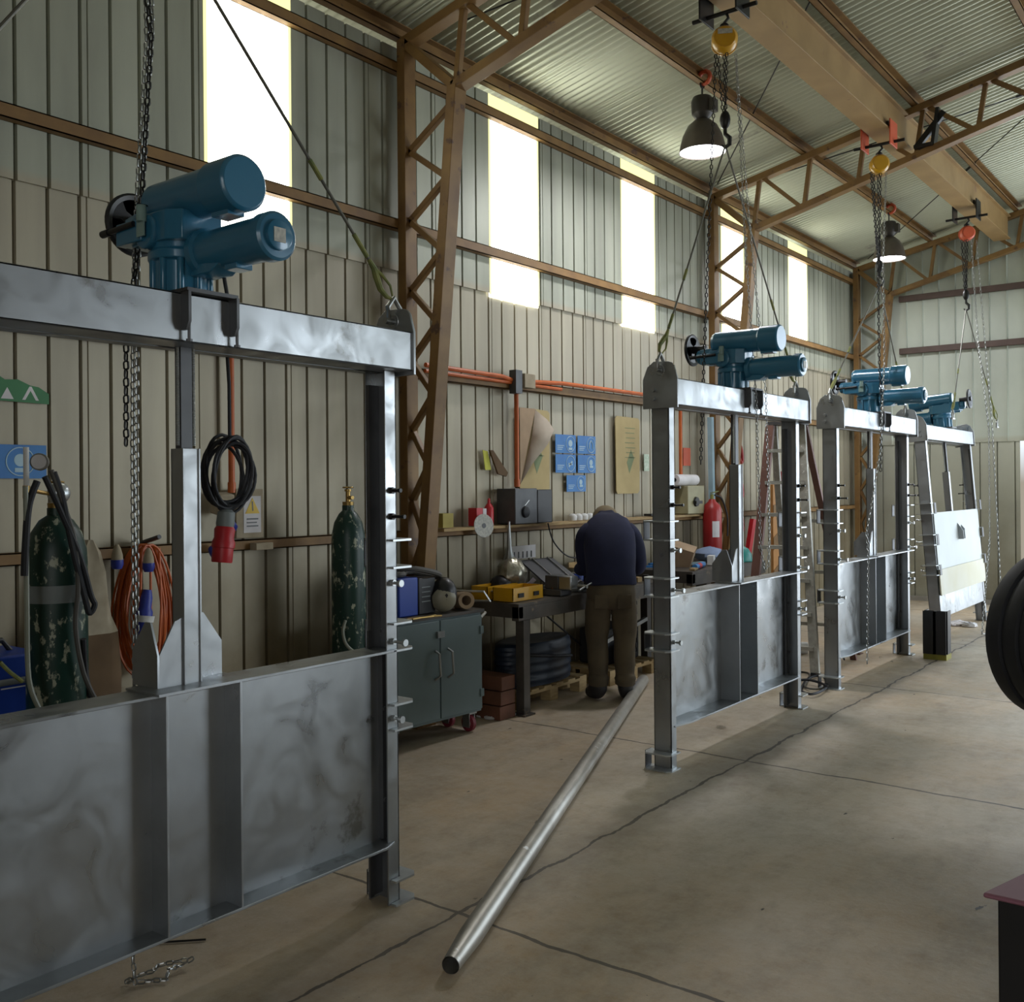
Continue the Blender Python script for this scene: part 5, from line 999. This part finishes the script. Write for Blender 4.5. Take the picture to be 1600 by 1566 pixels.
def sleeve(mb, pts_, rs):
    out = []; ro = []; vv = [Vector(p) for p in pts_]
    for i in range(len(vv)-1):
        p0, p1, p2, p3 = vv[max(i-1, 0)], vv[i], vv[i+1], vv[min(i+2, len(vv)-1)]
        for k in range(6):
            u = k/6; out.append(.5*((2*p1)+(-p0+p2)*u+(2*p0-5*p1+4*p2-p3)*u*u+(-p0+3*p1-3*p2+p3)*u**3)); ro.append((rs[i]*(1-u)+rs[i+1]*u)*(1+.03*math.sin(7*(i*6+k))))
    out.append(vv[-1]); ro.append(rs[-1]); return mb.tube(out, ro, 16)
for s_ in (-1, 1): sleeve(jm, [Pp(.12, s_*.12, 1.255), Pp(.11, s_*.175, 1.20), Pp(.15, s_*(.20+.02*s_), 1.08), Pp(.20, s_*(.205+.03*s_), .985), Pp(.30, s_*.20, .955), Pp(.42, s_*.18, .945)], [.085, .082, .068, .062, .054, .045])
jk = jm.build('fleece_jacket', 'navy', person, smooth=80)
tm_ = loft(MB(), [(Pp(.0, 0, .93), .150, .11, 0), (Pp(-.015, 0, .87), .178, .130, 0), (Pp(-.02, 0, .80), .185, .138, 0), (Pp(-.01, 0, .73), .180, .125, 0), (Pp(.0, 0, .685), .150, .09, 0)])
for s_ in (-1, 1): sleeve(tm_, [Pp(-.015, s_*.085, .80), Pp(-.01, s_*.095, .68), Pp(.02, s_*.105, .50), Pp(.01, s_*.10, .36), Pp(-.01, s_*.10, .20), Pp(-.02, s_*.10, .16), Pp(-.015, s_*.10, .125)], [.09, .102, .088, .080, .074, .080, .076])
tm_.build('work_trousers', 'trouser', person, smooth=80)
for s_ in (-1, 1): MB().add([Pp(-.155, s_*.085-.05, .80), Pp(-.155, s_*.085+.05, .80), Pp(-.15, s_*.085+.05, .70), Pp(-.15, s_*.085-.05, .70), Pp(-.13, s_*.085-.05, .80), Pp(-.13, s_*.085+.05, .80), Pp(-.12, s_*.085+.05, .70), Pp(-.12, s_*.085-.05, .70)], [(0,1,2,3),(7,6,5,4),(0,4,5,1),(1,5,6,2),(2,6,7,3),(3,7,4,0)]).build('back_pocket', 'trouser', person, smooth=0)
for s_, tw in ((-1, -.35), (1, .15)):
    dd = (hd*math.cos(tw)+sd*math.sin(tw)); c_ = Pp(-.02, s_*.10, 0)
    skin('work_boot', [(c_+Vector((0, 0, .16)), .060), (c_+Vector((0, 0, .06)), (.055, .058)), (c_-dd*.05+Vector((0, 0, .04)), (.042, .038)), (c_+dd*.10+Vector((0, 0, .045)), (.045, .05)), (c_+dd*.19+Vector((0, 0, .035)), (.032, .04))], [(0,1),(1,2),(1,3),(3,4)], 1, 'boot')
hc_ = Pp(.39, 0, 1.285)-Vector((PX, PY, 0)); tip = (hd*.78+Vector((0, 0, .60))).normalized()
ORG['person_c'] = Vector((0, 0, 0))
capm = MB().lathe([(.098, -.03), (.102, .0), (.098, .035), (.08, .07), (.045, .092), (.005, .10)], Pp(.34, 0, 1.345), tip, 24)
capm.build('cap', 'cap', person)
MB().lathe([(.086, -.07), (.092, -.03), (.09, .0)], Pp(.36, 0, 1.315), tip, 20).build('hair', 'boot', person)
def hand(base, d, side, nm):
    base = Vector(base); d = Vector(d).normalized(); up_ = Vector((0, 0, 1)); s2 = d.cross(up_).normalized()*side
    V = [(base, .026), (base+d*.05, (.036, .020))]; E_ = [(0, 1)]
    for k, (o_, l_) in enumerate(((-.026, .062), (-.009, .070), (.009, .066), (.025, .052))):
        a = base+d*.085+s2*o_; V += [(a, .0095), (a+d*l_*.5-up_*.008, .0085), (a+d*l_*.8-up_*.030, .0075)]; i_ = 2+3*k; E_ += [(1, i_), (i_, i_+1), (i_+1, i_+2)]
    a = base+d*.035-s2*.036; V += [(a, .011), (a+d*.035-s2*.015-up_*.01, .0095)]; E_ += [(0, 14), (14, 15)]
    skin(nm, V, E_, 0, 'skin', 1)
hand(Pp(.47, -.155, .935), hd+sd*.1, 1, 'hand'); hand(Pp(.47, .175, .945), hd-sd*.1, -1, 'hand')
